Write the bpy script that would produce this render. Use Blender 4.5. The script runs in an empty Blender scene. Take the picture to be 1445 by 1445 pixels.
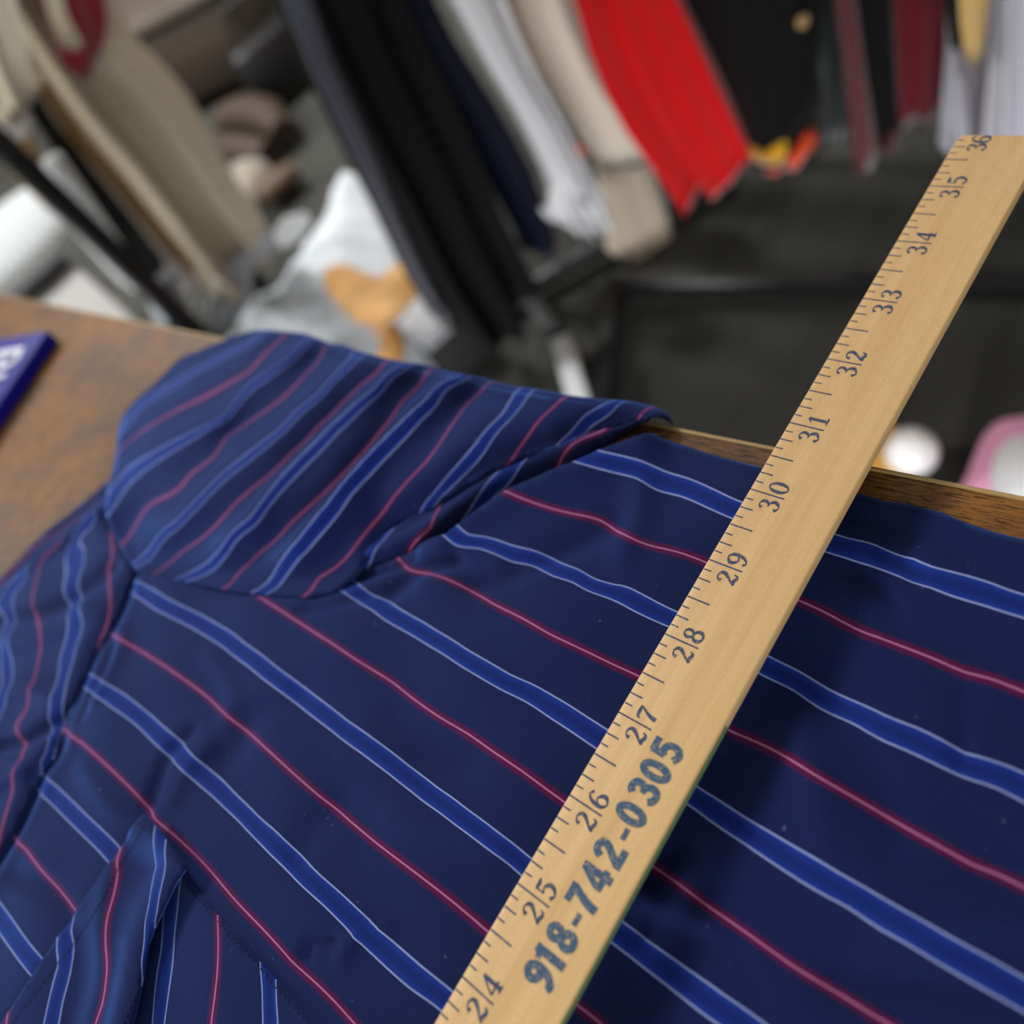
import bpy, bmesh, math, random
import numpy as np
from mathutils import Vector, Matrix
from mathutils.geometry import delaunay_2d_cdt

random.seed(7)
SC = bpy.context.scene
COL = SC.collection
# ------------------------------------------------------------------ camera model (solved from the yardstick's inch marks)
F_PX = 1179.157263131253
CAM = np.array([0.0, -0.13704098240017026, 0.9722493343090788])
RW = np.array([[0.7594496669340739, 0.4898166619139149, -0.4281539922799199],
               [0.23487370645325764, -0.8201729703818622, -0.5216805925773949],
               [-0.6066881780706074, 0.2956280371793285, -0.7379251440511188]])
ZT = 0.75          # table top
RUL_O = np.array([-0.10131298, -0.07495882, 0.764])   # yardstick: left edge at 28 inches, top face
RUL_A = math.radians(4.0)

def rays(px):
    px = np.atleast_2d(np.asarray(px, float))
    d = np.stack([(px[:, 0]-722.5)/F_PX, (px[:, 1]-722.5)/F_PX, np.ones(len(px))], 1)
    return d @ RW            # rows: RW.T @ d

def at_z(px, z):
    d = rays(px); z = np.broadcast_to(np.asarray(z, float), (len(d),))
    s = (z-CAM[2])/d[:, 2]
    return CAM + d*s[:, None]

def at_plane(px, p0, n):
    d = rays(px); n = np.asarray(n, float)
    s = ((np.asarray(p0)-CAM) @ n)/(d @ n)
    return CAM + d*s[:, None]

def to_px(P):
    X = (np.atleast_2d(P)-CAM) @ RW.T
    return np.stack([722.5+F_PX*X[:, 0]/X[:, 2], 722.5+F_PX*X[:, 1]/X[:, 2]], 1)

# ------------------------------------------------------------------ tagging and object helpers
def tag(o, label=None, cat=None, group=None, kind=None):
    if label: o['label'] = label
    if cat: o['category'] = cat
    if group: o['group'] = group
    if kind: o['kind'] = kind
    return o

def thing(name, loc, label, cat, group=None):
    o = bpy.data.objects.new(name, None)
    o.location = loc; o.empty_display_size = .02
    COL.objects.link(o)
    return tag(o, label, cat, group)

def link(name, me, mat, parent=None):
    o = bpy.data.objects.new(name, me)
    COL.objects.link(o)
    if mat is not None:
        for m in (mat if isinstance(mat, (list, tuple)) else [mat]):
            me.materials.append(m)
    if parent is not None:
        o.parent = parent
        o.matrix_parent_inverse = Matrix.Translation(-Vector(parent.location))
    return o

def pydata(name, V, F, mat, parent=None, smooth=True, uv=None):
    me = bpy.data.meshes.new(name)
    me.from_pydata([tuple(map(float, v)) for v in V], [], [tuple(int(i) for i in f) for f in F])
    if smooth:
        me.polygons.foreach_set('use_smooth', [True]*len(me.polygons))
    if uv is not None:
        l = me.uv_layers.new(name='UVMap')
        idx = np.zeros(len(me.loops), int); me.loops.foreach_get('vertex_index', idx)
        l.data.foreach_set('uv', np.asarray(uv, float)[idx].ravel())
    me.validate(); me.update()
    return link(name, me, mat, parent)

def fix_normals(o):
    bm = bmesh.new(); bm.from_mesh(o.data)
    bmesh.ops.recalc_face_normals(bm, faces=bm.faces)
    bm.to_mesh(o.data); bm.free()
    return o

class MB:
    """collects boxes and tubes in one bmesh"""
    def __init__(s): s.bm = bmesh.new()
    def box(s, c, size, rz=0, bevel=0, M=None):
        r = bmesh.ops.create_cube(s.bm, size=1)
        T = Matrix.Translation(c) @ Matrix.Rotation(rz, 4, 'Z') if M is None else M
        bmesh.ops.transform(s.bm, matrix=T @ Matrix.Diagonal((*size, 1)), verts=r['verts'])
        if bevel:
            es = list({e for v in r['verts'] for e in v.link_edges})
            bmesh.ops.bevel(s.bm, geom=es, offset=bevel, segments=2, affect='EDGES', profile=.5)
        return s
    def tube(s, pts, rad, seg=14, cap=True, flat=(1, 1)):
        pts = [Vector(p) for p in pts]
        if not isinstance(rad, (list, tuple)): rad = [rad]*len(pts)
        rings = []; up0 = None
        for i, p in enumerate(pts):
            t = (pts[min(i+1, len(pts)-1)]-pts[max(i-1, 0)]).normalized()
            if up0 is None:
                a = Vector((0, 0, 1)) if abs(t.z) < .9 else Vector((1, 0, 0))
                up0 = (a-t*a.dot(t)).normalized()
            else:
                up0 = (up0-t*up0.dot(t)).normalized()
            sd = t.cross(up0)
            rings.append([s.bm.verts.new(p+(sd*math.cos(2*math.pi*k/seg)*flat[0]+up0*math.sin(2*math.pi*k/seg)*flat[1])*rad[i]) for k in range(seg)])
        for a, b in zip(rings, rings[1:]):
            for k in range(seg):
                s.bm.faces.new((a[k], a[(k+1) % seg], b[(k+1) % seg], b[k]))
        if cap:
            s.bm.faces.new(rings[0][::-1]); s.bm.faces.new(rings[-1])
        return s
    def bar(s, a, b, w, h=None, bevel=.002):
        """square bar from a to b"""
        a, b = Vector(a), Vector(b); h = h or w
        d = b-a; q = d.to_track_quat('X', 'Z').to_matrix().to_4x4()
        return s.box(None, (d.length, w, h), M=Matrix.Translation((a+b)/2) @ q, bevel=bevel)
    def sphere(s, c, r, sc=(1, 1, 1), seg=24):
        q = bmesh.ops.create_uvsphere(s.bm, u_segments=seg, v_segments=seg//2, radius=r)
        bmesh.ops.transform(s.bm, matrix=Matrix.Translation(c) @ Matrix.Diagonal((*sc, 1)), verts=q['verts'])
        return s
    def build(s, name, mat, parent=None, smooth=True, angle=40):
        bmesh.ops.recalc_face_normals(s.bm, faces=s.bm.faces)
        me = bpy.data.meshes.new(name); s.bm.to_mesh(me); s.bm.free()
        if smooth:
            me.polygons.foreach_set('use_smooth', [True]*len(me.polygons))
            me.set_sharp_from_angle(angle=math.radians(angle))
        return link(name, me, mat, parent)

# ------------------------------------------------------------------ materials
def srgb(r, g, b):
    f = lambda c: (c/255)/12.92 if c/255 <= .04045 else ((c/255+.055)/1.055)**2.4
    return (f(r), f(g), f(b), 1)

class NT:
    def __init__(s, name):
        s.m = bpy.data.materials.new(name); s.m.use_nodes = True
        s.t = s.m.node_tree; s.b = s.t.nodes['Principled BSDF']
    def n(s, typ, **kw):
        k = s.t.nodes.new(typ)
        for a, v in kw.items(): setattr(k, a, v)
        return k
    def l(s, a, b): s.t.links.new(a, b)
    def val(s, sock, v):
        if hasattr(v, 'is_linked'): s.l(v, sock)
        else: sock.default_value = v
    def math(s, op, a, b=None, c=None, clamp=False):
        k = s.n('ShaderNodeMath', operation=op, use_clamp=clamp)
        s.val(k.inputs[0], a)
        if b is not None: s.val(k.inputs[1], b)
        if c is not None: s.val(k.inputs[2], c)
        return k.outputs[0]
    def mix(s, f, a, b, blend='MIX'):
        k = s.n('ShaderNodeMix', data_type='RGBA', blend_type=blend)
        s.val(k.inputs['Factor'], f); s.val(k.inputs[6], a); s.val(k.inputs[7], b)
        return k.outputs[2]
    def noise(s, vec, scale, detail=3, rough=.55, dim='3D'):
        k = s.n('ShaderNodeTexNoise', noise_dimensions=dim)
        if vec is not None: s.l(vec, k.inputs['Vector'])
        k.inputs['Scale'].default_value = scale; k.inputs['Detail'].default_value = detail
        k.inputs['Roughness'].default_value = rough
        return k.outputs['Fac']
    def ramp(s, f, stops):
        k = s.n('ShaderNodeValToRGB'); s.l(f, k.inputs[0])
        e = k.color_ramp.elements
        while len(e) < len(stops): e.new(.5)
        for i, (p, c) in enumerate(stops): e[i].position = p; e[i].color = c
        return k.outputs[0]
    def smooth(s, x, lo, hi):
        k = s.n('ShaderNodeMapRange', interpolation_type='SMOOTHSTEP')
        s.val(k.inputs[0], x); k.inputs[1].default_value = lo; k.inputs[2].default_value = hi
        k.inputs[3].default_value = 0; k.inputs[4].default_value = 1
        return k.outputs[0]
    def bump(s, h, dist, strength=1):
        k = s.n('ShaderNodeBump'); k.inputs['Distance'].default_value = dist; k.inputs['Strength'].default_value = strength
        s.l(h, k.inputs['Height']); s.l(k.outputs[0], s.b.inputs['Normal'])
    def obj(s, scale=(1, 1, 1), rot=(0, 0, 0)):
        tc = s.n('ShaderNodeTexCoord'); mp = s.n('ShaderNodeMapping')
        mp.inputs['Scale'].default_value = scale; mp.inputs['Rotation'].default_value = rot
        s.l(tc.outputs['Object'], mp.inputs[0]); return mp.outputs[0]
    def set(s, color=None, rough=.6, spec=.5, sheen=0, metal=0):
        if color is not None: s.val(s.b.inputs['Base Color'], color)
        s.val(s.b.inputs['Roughness'], rough); s.b.inputs['Specular IOR Level'].default_value = spec
        s.b.inputs['Sheen Weight'].default_value = sheen; s.b.inputs['Metallic'].default_value = metal
        return s.m

def plain(name, rgb, rough=.6, spec=.4, var=.12, scale=40, metal=0, bump=0):
    k = NT(name); c = srgb(*rgb)
    nz = k.noise(k.obj(), scale)
    dark = tuple(x*(1-var) for x in c[:3])+(1,); lite = tuple(min(1, x*(1+var)) for x in c[:3])+(1,)
    if bump: k.bump(nz, bump)
    return k.set(k.mix(nz, dark, lite), rough, spec, 0, metal)

def cloth(name, rgb, var=.15, sheen=.25, weave=900):
    k = NT(name); c = srgb(*rgb); v = k.obj()
    a = k.noise(v, 14, 4); b = k.noise(v, weave, 1)
    f = k.math('ADD', k.math('MULTIPLY', a, .6), k.math('MULTIPLY', b, .4))
    dark = tuple(x*(1-var) for x in c[:3])+(1,); lite = tuple(min(1, x*(1+var)) for x in c[:3])+(1,)
    k.bump(b, .0006, .5)
    return k.set(k.mix(f, dark, lite), .85, .2, sheen)
# ------------------------------------------------------------------ shirt fabric: navy with woven bands, driven by (u, v) of the weave
def fabric(name):
    k = NT(name)
    uv = k.n('ShaderNodeUVMap'); uv.uv_map = 'UVMap'
    sp = k.n('ShaderNodeSeparateXYZ'); k.l(uv.outputs[0], sp.inputs[0])
    u, v = sp.outputs[0], sp.outputs[1]
    fr = k.math('SUBTRACT', k.math('FRACT', k.math('ADD', u, 100.5)), .5)      # 0 at a blue band, +-.5 at a red line
    d = k.math('ABSOLUTE', fr); dm = k.math('SUBTRACT', .5, d)
    obj = k.obj()
    grain = k.noise(obj, 1700, 2, .7); blot = k.noise(obj, 22, 3)
    fine = k.math('FRACT', k.math('MULTIPLY', v, 1/0.00040))                     # stitch period along the stripe
    dash = k.math('GREATER_THAN', fine, .42)
    navy = k.mix(grain, srgb(17, 21, 52), srgb(27, 32, 70))
    navy = k.mix(k.math('MULTIPLY', blot, .35), navy, srgb(22, 28, 70))
    lint = k.smooth(k.noise(obj, 700, 0), .86, .90)
    navy = k.mix(k.math('MULTIPLY', lint, .25), navy, srgb(120, 125, 160))
    # blue band: paler towards its rims, dark yarn lines through the middle third
    yarn = k.math('SINE', k.math('MULTIPLY', fr, 2*math.pi/0.0125))
    mid = k.math('SUBTRACT', 1, k.smooth(d, .010, .060))
    dk = k.math('MULTIPLY', mid, k.math('ADD', .62, k.math('MULTIPLY', yarn, .34)))
    blue = k.mix(grain, srgb(17, 34, 100), srgb(28, 50, 132))
    blue = k.mix(dk, blue, srgb(16, 25, 74))
    band = k.math('SUBTRACT', 1, k.smooth(d, .066, .074))
    c = k.mix(band, navy, blue)
    th = k.math('LESS_THAN', k.math('ABSOLUTE', k.math('SUBTRACT', d, .0725)), .0062)
    c = k.mix(k.math('MULTIPLY', th, k.math('ADD', .16, k.math('MULTIPLY', dash, .72))), c, srgb(150, 166, 214))
    # red line: wine halo with a pale dotted thread in it
    halo = k.math('SUBTRACT', 1, k.smooth(dm, .022, .052))
    c = k.mix(k.math('MULTIPLY', halo, .85), c, k.mix(grain, srgb(66, 10, 40), srgb(92, 16, 56)))
    th2 = k.math('LESS_THAN', dm, .0062)
    c = k.mix(k.math('MULTIPLY', th2, k.math('ADD', .22, k.math('MULTIPLY', dash, .52))), c, srgb(196, 126, 172))
    k.bump(k.math('ADD', grain, k.math('MULTIPLY', k.noise(obj, 320, 3), .8)), .00022, .55)
    k.set(c, .75, .05, .42)
    k.b.inputs['Specular Tint'].default_value = (.25, .42, 1, 1)
    k.b.inputs['Sheen Roughness'].default_value = .45
    k.b.inputs['Sheen Tint'].default_value = (.12, .33, 1, 1)
    return k.m

FAB = fabric('striped_navy_cotton')
STITCH = plain('navy_thread', (20, 24, 58), .7, .3, .1, 400)

# ------------------------------------------------------------------ thin-plate spline for the stripe coordinate
def tps_fit(P, u, lam=1e-4):
    P = np.asarray(P, float); u = np.asarray(u, float); n = len(P)
    m = P.mean(0); s = P.std()
    Q = (P-m)/s
    d = np.linalg.norm(Q[:, None]-Q[None], axis=2)
    K = np.where(d > 0, d*d*np.log(np.maximum(d, 1e-12)), 0)+np.eye(n)*lam
    A = np.zeros((n+3, n+3)); A[:n, :n] = K
    A[:n, n] = 1; A[:n, n+1:] = Q; A[n:, :n] = A[:n, n:].T
    w = np.linalg.solve(A, np.concatenate([u, np.zeros(3)]))
    def ev(X):
        X = (np.atleast_2d(X)-m)/s; out = np.zeros(len(X))
        for i in range(0, len(X), 4000):
            x = X[i:i+4000]
            dd = np.linalg.norm(x[:, None]-Q[None], axis=2)
            kk = np.where(dd > 0, dd*dd*np.log(np.maximum(dd, 1e-12)), 0)
            out[i:i+4000] = kk @ w[:n]+w[n]+x @ w[n+1:]
        return out
    return ev

def catmull(P, n=8, closed=False):
    P = [np.asarray(p, float) for p in P]; out = []
    m = len(P)
    for i in range(m if closed else m-1):
        p0 = P[(i-1) % m] if closed or i > 0 else 2*P[0]-P[1]
        p1 = P[i]; p2 = P[(i+1) % m]
        p3 = P[(i+2) % m] if closed or i+2 < m else 2*P[-1]-P[-2]
        for j in range(n):
            t = j/n
            out.append(.5*((2*p1)+(-p0+p2)*t+(2*p0-5*p1+4*p2-p3)*t*t+(-p0+3*p1-3*p2+p3)*t**3))
    if not closed: out.append(P[-1])
    return np.array(out)

def resample(P, step, closed=True):
    P = np.asarray(P, float)
    if closed: P = np.vstack([P, P[:1]])
    L = np.concatenate([[0], np.cumsum(np.linalg.norm(np.diff(P, axis=0), axis=1))])
    n = max(3, int(round(L[-1]/step)))
    t = np.linspace(0, L[-1], n+1)
    if closed: t = t[:-1]
    return np.stack([np.interp(t, L, P[:, k]) for k in range(P.shape[1])], 1)

def seg_dist(X, line):
    """distance of points to a polyline, and the signed side (positive = left of travel)"""
    X = np.atleast_2d(X); line = np.asarray(line, float)
    best = np.full(len(X), 1e9); side = np.zeros(len(X))
    for a, b in zip(line[:-1], line[1:]):
        ab = b-a; t = np.clip(((X-a) @ ab)/(ab @ ab), 0, 1)
        q = a+t[:, None]*ab; d = np.linalg.norm(X-q, axis=1)
        cr = ab[0]*(X[:, 1]-a[1])-ab[1]*(X[:, 0]-a[0])
        m = d < best
        best[m] = d[m]; side[m] = np.sign(cr[m])
    return best, side

def inside(X, poly):
    x, y = X[:, 0], X[:, 1]; r = np.zeros(len(X), bool); n = len(poly)
    for i in range(n):
        (x1, y1), (x2, y2) = poly[i], poly[(i+1) % n]
        if y1 == y2: continue
        c = ((y1 > y) != (y2 > y)) & (x < (x2-x1)*(y-y1)/(y2-y1)+x1)
        r ^= c
    return r

def fill(poly, step):
    """jittered grid inside an outline -> (points, triangles), boundary points first"""
    B = resample(poly, step)
    lo, hi = B.min(0), B.max(0)
    rows = np.arange(lo[1], hi[1], step*.866); pts = []
    for j, yy in enumerate(rows):
        xs = np.arange(lo[0]+(j % 2)*step/2, hi[0], step)
        pts.append(np.stack([xs, np.full(len(xs), yy)], 1))
    G = np.vstack(pts); G = G[inside(G, B)]
    keep = np.ones(len(G), bool)
    for i in range(0, len(G), 3000):
        d = np.linalg.norm(G[i:i+3000, None]-B[None], axis=2).min(1)
        keep[i:i+3000] = d > step*.55
    G = G[keep]
    P = np.vstack([B, G])
    nb = len(B)
    k = 1000.0
    v, e, f, *_ = delaunay_2d_cdt([Vector((p[0]*k, p[1]*k)) for p in P], [(i, (i+1) % nb) for i in range(nb)], [], 1, 1e-5)
    V = np.array([(q.x/k, q.y/k) for q in v])
    return V, [tuple(t) for t in f], B

def surf(px, hfun, it=14):
    """points of the picture traced onto the cloth surface z = ZT + h(x, y)"""
    px = np.atleast_2d(np.asarray(px, float))
    P = at_z(px, ZT+.006); z = np.full(len(P), ZT+.006)
    for _ in range(it):
        z = .5*z+.5*(ZT+hfun(P[:, :2]))
        P = at_z(px, z)
    return P

def nom(X):
    """the spot of the traced photograph lying over table position X (used only to author the creases)"""
    Q = (np.c_[X, np.full(len(X), ZT+.008)]-CAM) @ RW.T
    w = np.maximum(Q[:, 2], .04)
    return np.stack([722.5+F_PX*Q[:, 0]/w, 722.5+F_PX*Q[:, 1]/w], 1)

def outline_xy(outline, hfun):
    """mixed outline: (x, y) photo points, or ('t', x, y) positions on the table out of the picture"""
    px = [p for p in outline if p[0] != 't']
    S = iter(surf(np.array(px, float), hfun)[:, :2])
    return np.array([np.array(p[1:], float) if p[0] == 't' else next(S) for p in outline])

def panel(name, outline, stripes, hfun, step, vdir, parent, lam=2e-4, thick=.0009, skirt=None, hext=None):
    O = outline_xy(outline, hfun)
    V, F, B = fill(O, step)
    sp, su = [], []
    for u, pts in stripes:
        q = np.asarray(pts, float)
        sp.append(q); su.append(np.full(len(q), u))
    SP = surf(np.vstack(sp), hfun)[:, :2]
    ev = tps_fit(SP, np.concatenate(su), lam)
    u = ev(V)
    h = hfun(V) if hext is None else hext(V, u)
    vv = V @ np.asarray(vdir, float)
    P = np.c_[V, ZT+h]
    o = pydata(name, P, F, FAB, parent, True, np.c_[u, vv])
    # triangles come counter-clockwise from the fill; make sure they look up
    bm = bmesh.new(); bm.from_mesh(o.data)
    dn = [f for f in bm.faces if f.normal.z < 0]
    bmesh.ops.reverse_faces(bm, faces=dn); bm.to_mesh(o.data); bm.free()
    md = o.modifiers.new('sheet', 'SOLIDIFY'); md.thickness = thick; md.offset = -1
    return o, ev
# ------------------------------------------------------------------ traced lines of the shirt (photo coordinates, 1445 frame)
SEAM = [(192,796),(184,812),(174,844),(154,886),(136,912),(119,950),(106,982),(92,1018),(80,1058),(58,1084),(44,1116),(26,1156),(0,1204),(-60,1310)]
CREST = [(192,796),(240,806),(289,816),(329,824),(389,830),(429,832),(449,830),(497,811),(540,796),(578,779),(628,754),(668,722),(715,690),(781,661),(809,651),(851,632),(886,620),(920,611)]
HEM = [(920,611),(960,626),(1000,640),(1072,659),(1140,678),(1213,696),(1246,707),(1272,710),(1296,715),(1326,722),(1356,735),(1396,749),(1445,761),(1500,778)]
A_OUT = CREST + HEM[1:] + [('t',.10,-.055),('t',.22,-.085),('t',.33,-.15),('t',.345,-.30),('t',.30,-.47),('t',.12,-.56),('t',-.08,-.57),('t',-.25,-.50),('t',-.34,-.40),('t',-.365,-.33)] + SEAM[::-1][:-1]

A_ST = [
(-.072,[(853,638),(892,647),(918,656),(960,671.7),(1044,707.7),(1182,755),(1206,761.6),(1230,767),(1254,778),(1284,787),(1312,799),(1356,810),(1402,824),(1424,833),(1445,839)]),
(.072,[(814,652.5),(859,665),(895,673.6),(918,687),(960,700),(1031,730.7),(1169,780),(1204,791),(1228,798),(1268,813),(1310,828),(1346,842),(1400,858),(1445,872)]),
(.5,[(715,694),(770,715),(809,725),(851,736),(892,760),(931,773),(960,780),(995,793),(1129,848),(1156,860),(1188,877),(1218,892),(1244,901),(1278,914),(1324,932),(1360,948),(1396,957),(1445,976)]),
(.928,[(648.6,744),(662,755),(693,759.5),(726,770.5),(759,779),(798,797),(837,816),(864.5,824.5),(881,827),(939,856),(952,862),(1088,928),(1132,950),(1156,965),(1204,989),(1250,1010),(1296,1028),(1336,1048),(1378,1067),(1416,1079),(1445,1091)]),
(1.072,[(628,757.5),(640,767.7),(671,773),(723,792.7),(751,798),(781,813),(809,822),(851,841),(889,859),(941,883),(1073,951),(1118,973),(1156,999),(1200,1019),(1246,1045),(1284,1061),(1320,1078),(1364,1098),(1402,1110),(1445,1132)]),
(1.5,[(561,787),(577,803.7),(604,809),(637.5,820),(668,835.6),(698,853),(738,873),(778,896),(818,915),(866,938),(897,952),(1030,1031),(1063,1045),(1104,1065),(1156,1097),(1196,1120),(1256,1155),(1296,1178),(1336,1200),(1372,1220),(1406,1233),(1445,1252)]),
(1.928,[(491,814),(523,838),(549,849),(578,867.5),(618,891),(658,916),(698,939),(722,953),(752,966),(798,992),(854,1028),(986.5,1112),(1055,1156),(1156,1215),(1196,1239),(1250,1270),(1296,1296),(1346,1325),(1396,1352),(1445,1380)]),
(2.072,[(467,825),(505,849),(539,872),(578,894.5),(630,926),(664,948),(698,968),(738,988),(778,1014),(838,1054),(974,1137),(1005,1160),(1047,1188),(1097,1222),(1156,1259),(1196,1280),(1242,1311),(1280,1332),(1326,1360),(1376,1389),(1445,1428)]),
(2.5,[(343,829),(375,848),(409,870),(443,892),(479,915),(519,941),(553,962),(578,982),(622,1013),(658,1034),(698,1062),(738,1089),(794,1130),(922,1223),(957,1247),(995,1276),(1033,1302),(1075,1332),(1117,1362),(1156,1386),(1192,1407),(1228,1430),(1252,1444)]),
(2.928,[(189,820),(220,834),(289,870.5),(329,894),(369,924),(409,955),(453,988),(489,1016),(529,1044),(578,1081.5),(618,1112),(662,1144),(706,1177),(745,1208),(879,1301),(917,1330),(957,1358),(997,1386),(1037,1414),(1079,1444)]),
(3.072,[(181,834),(216,858),(289,897),(329,925),(369,956),(412,988),(469,1032),(509,1062),(549,1092),(578,1115),(618,1145),(658,1175),(716,1218),(731,1231),(867,1333),(907,1364),(947,1395),(981,1422),(1011,1444)]),
(3.5,[(154,892),(180,908),(220,932),(260,959),(289,980.5),(319,1009),(369,1050),(409,1087),(449,1122),(491,1156),(529,1188),(567,1217),(600,1242),(683,1310),(817,1420),(846,1443)]),
(3.928,[(124,949),(176,980),(216,1012),(246,1038),(268,1062),(289,1080.5),(315,1102),(335,1123),(369,1156),(389,1173),(427,1209),(455,1238),(489,1268),(523,1300),(549,1324),(578,1349),(632,1394)]),
(4.072,[(115,968),(160,1000),(214,1045),(240,1068),(260,1090),(289,1114.5),(315,1138),(335,1157),(379,1203),(417,1241),(455,1276),(489,1310),(515,1337),(549,1369),(578,1394),(615,1420)]),
(4.5,[(90,1029),(120,1052),(152,1081),(180,1108),(200,1129),(216,1152),(250,1182),(289,1220),(329,1267),(369,1309),(401,1344),(411,1356),(439,1381),(471,1412),(500,1444)]),
(4.928,[(57,1090),(90,1119),(124,1152),(169,1196)]),
(5.072,[(48,1110),(80,1142),(112,1174),(154,1218)]),
(5.5,[(13,1178),(36,1198),(60,1230),(106,1284)]),
(5.928,[(0,1274),(22,1304),(60,1353)]),
(6.072,[(0,1318),(44,1377)]),
]
C_OUT = [('t',-.60,-.36),('t',-.56,-.275),(-60,858),(0,816),(18,798),(40,774),(76,740),(128,700),(148,682),(163,672),(166,690),(162,720),(158,742),(166,760),(180,780),(196,797)] + [(x+2,y+2) for x,y in SEAM[1:]] + [('t',-.46,-.37),('t',-.54,-.43)]
C_ST = [
(-.5,[(26,796),(56,766),(80,752),(104,734),(130,714)]),
(0,[(9,836),(12,860),(11,890),(8,930),(4,980),(22,824),(34,812)]),
(.5,[(56,794),(51,820),(49,864),(56,890),(57,916),(52,942),(40,984),(36,1004),(24,1019),(28,1040),(32,1066),(16,1094),(17,1120),(10,1142),(0,1178),(66,782),(82,768)]),
(.94,[(97,775),(96,800),(93,840),(97,876),(94,900),(85,930),(76,975),(70,1005),(72,1022),(70,1050)]),
(1.06,[(117,775),(116,800),(113,840),(115,876),(112,900),(103,930),(91,975),(87,1005),(88,1020),(80,1050)]),
(1,[(107,758),(106,784),(102,840),(105,876),(104,896),(94,926),(82,975),(79,1004),(80,1020),(74,1050),(68,1068),(116,744),(130,727),(144,711)]),
(1.5,[(157,752),(159,780),(152,804),(155,836),(154,868),(148,890),(140,906)]),
]
B_SIL = [(160,668),(166,640),(169,612),(174,588),(190,566),(216,544),(236,524),(252,508),(280,496),(320,480),(356,469),(380,467),(409,470),(429,473),(469,490),(505,502),(545,513),(579,517),(609,527),(649,533),(669,538),(689,545),(710,550),(754,556),(795,564),(837,570),(878,574),(914,584),(918,591)]
B_LOW = [(904,596),(872,606),(848,610),(812,622),(790,634),(745,645),(690,668),(648,692),(624,706),(604,721),(575,742),(541,759),(520,790),(500,815)]
B_OUT = B_SIL + B_LOW + [(470,834),(429,842),(389,840),(329,834),(289,826),(240,816),(192,806),(178,786),(160,756),(152,736),(150,706)]
B_ST = [
(0,[(362,478),(320,500),(280,522),(244,544),(216,560),(190,578),(176,604)]),
(.5,[(398,476),(376,496),(356,520),(320,542),(280,564),(244,582),(210,602),(180,624),(170,634)]),
(1,[(433,484),(409,508),(380,528),(356,544),(332,572),(316,592),(280,610),(240,632),(200,658),(170,684),(152,716)]),
(1.5,[(457,494),(433,526),(409,552),(380,576),(350,596),(322,614),(308,636),(290,654),(272,666),(256,686),(240,698),(212,712),(204,720),(192,740),(174,766)]),
(2,[(503,504),(479,528),(449,560),(421,582),(400,606),(370,630),(340,654),(300,688),(275,714),(250,740),(210,784),(204,788)]),
(2.5,[(539,517),(513,540),(483,568),(449,602),(409,642),(360,686),(330,712),(289,756),(260,776),(234,798)]),
(3,[(569,518),(533,552),(489,590),(449,630),(415,664),(383,700),(355,738),(319,774),(289,804)]),
(3.5,[(599,530),(569,564),(539,606),(509,642),(475,678),(437,714),(409,740),(369,778),(335,810),(327,822)]),
(4,[(651,534),(609,568),(569,606),(539,636),(509,668),(472,714),(455,734),(423,774),(395,810),(385,826)]),
(4.5,[(685,544),(661,568),(633,606),(601,652),(569,686),(547,714),(529,736),(499,774),(469,804),(447,818),(443,828)]),
(5,[(737,556),(715,589),(679,631),(632,683),(604,716)]),
(5.5,[(790,566),(765,589),(748,611),(732,633),(718,653)]),
(6,[(862,573),(831,592),(817,609)]),
(6.5,[(903,588)]),
]
E_OUT = [(906,590),(872,602),(848,606),(812,616),(790,628),(745,638),(690,660),(648,684),(620,700),(600,714),(570,736),(535,756),(512,786),(488,812),(492,822),(540,806),(578,790),(628,764),(668,732),(715,700),(781,671),(809,661),(846,637),(872,617),(897,599)]
E_ST = [
(4.93,[(498,808),(503,790),(518,770)]),(5.07,[(517,803),(525,790),(538,765)]),
(5.5,[(579,774),(594,756),(610,742),(622,710)]),
(5.93,[(648,743),(662,722),(680,694),(700,668),(718,655)]),(6.07,[(694,702),(712,690),(728,668),(744,646)]),
(6.5,[(787,660),(795,642),(815,622),(848,609)]),
]
D_OUT = [(202,1150),(212,1157),(236,1186),(264,1224),(248,1246),(230,1284),(218,1308),(208,1336),(202,1378),(196,1408),(187,1445),(160,1580),(-90,1580),(-60,1540),(-20,1476),(10,1430),(44,1377),(60,1353),(107,1285),(150,1222),(170,1196)]
D_ST = [
(-.5,[(12,1418),(9,1444)]),
(-.072,[(81,1324),(80,1340),(82,1362),(78,1376),(68,1416),(62,1444)]),
(.072,[(104,1292),(101,1308),(104,1332),(102,1356),(96,1386),(88,1416),(83,1444)]),
(.5,[(170,1197),(166,1210),(166,1230),(160,1264),(150,1302),(149,1336),(151,1366),(148,1396),(144,1418),(135,1444)]),
(.928,[(218,1170),(217,1196),(217,1236),(210,1276),(204,1320),(200,1356),(201,1382)]),
(1.072,[(234,1186),(232,1232),(224,1268),(218,1308)]),
]
G_OUT = [(256,1228),(270,1248),(289,1270),(307,1292),(339,1326),(367,1358),(389,1383),(417,1412),(445,1443),(560,1580),(140,1580),(170,1450),(186,1380),(200,1320),(226,1270)]
G_ST = [
(.928,[(231,1288),(228,1336),(222,1372),(218,1406),(215,1444)]),
(1.072,[(254,1246),(250,1286),(246,1322),(243,1364),(238,1400),(232,1444)]),
(1.5,[(307,1294),(308,1326),(307,1366),(303,1406),(298,1444)]),
(1.928,[(367,1360),(370,1396),(371,1444)]),
(2.072,[(389,1384),(390,1416),(392,1444)]),
]

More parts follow.
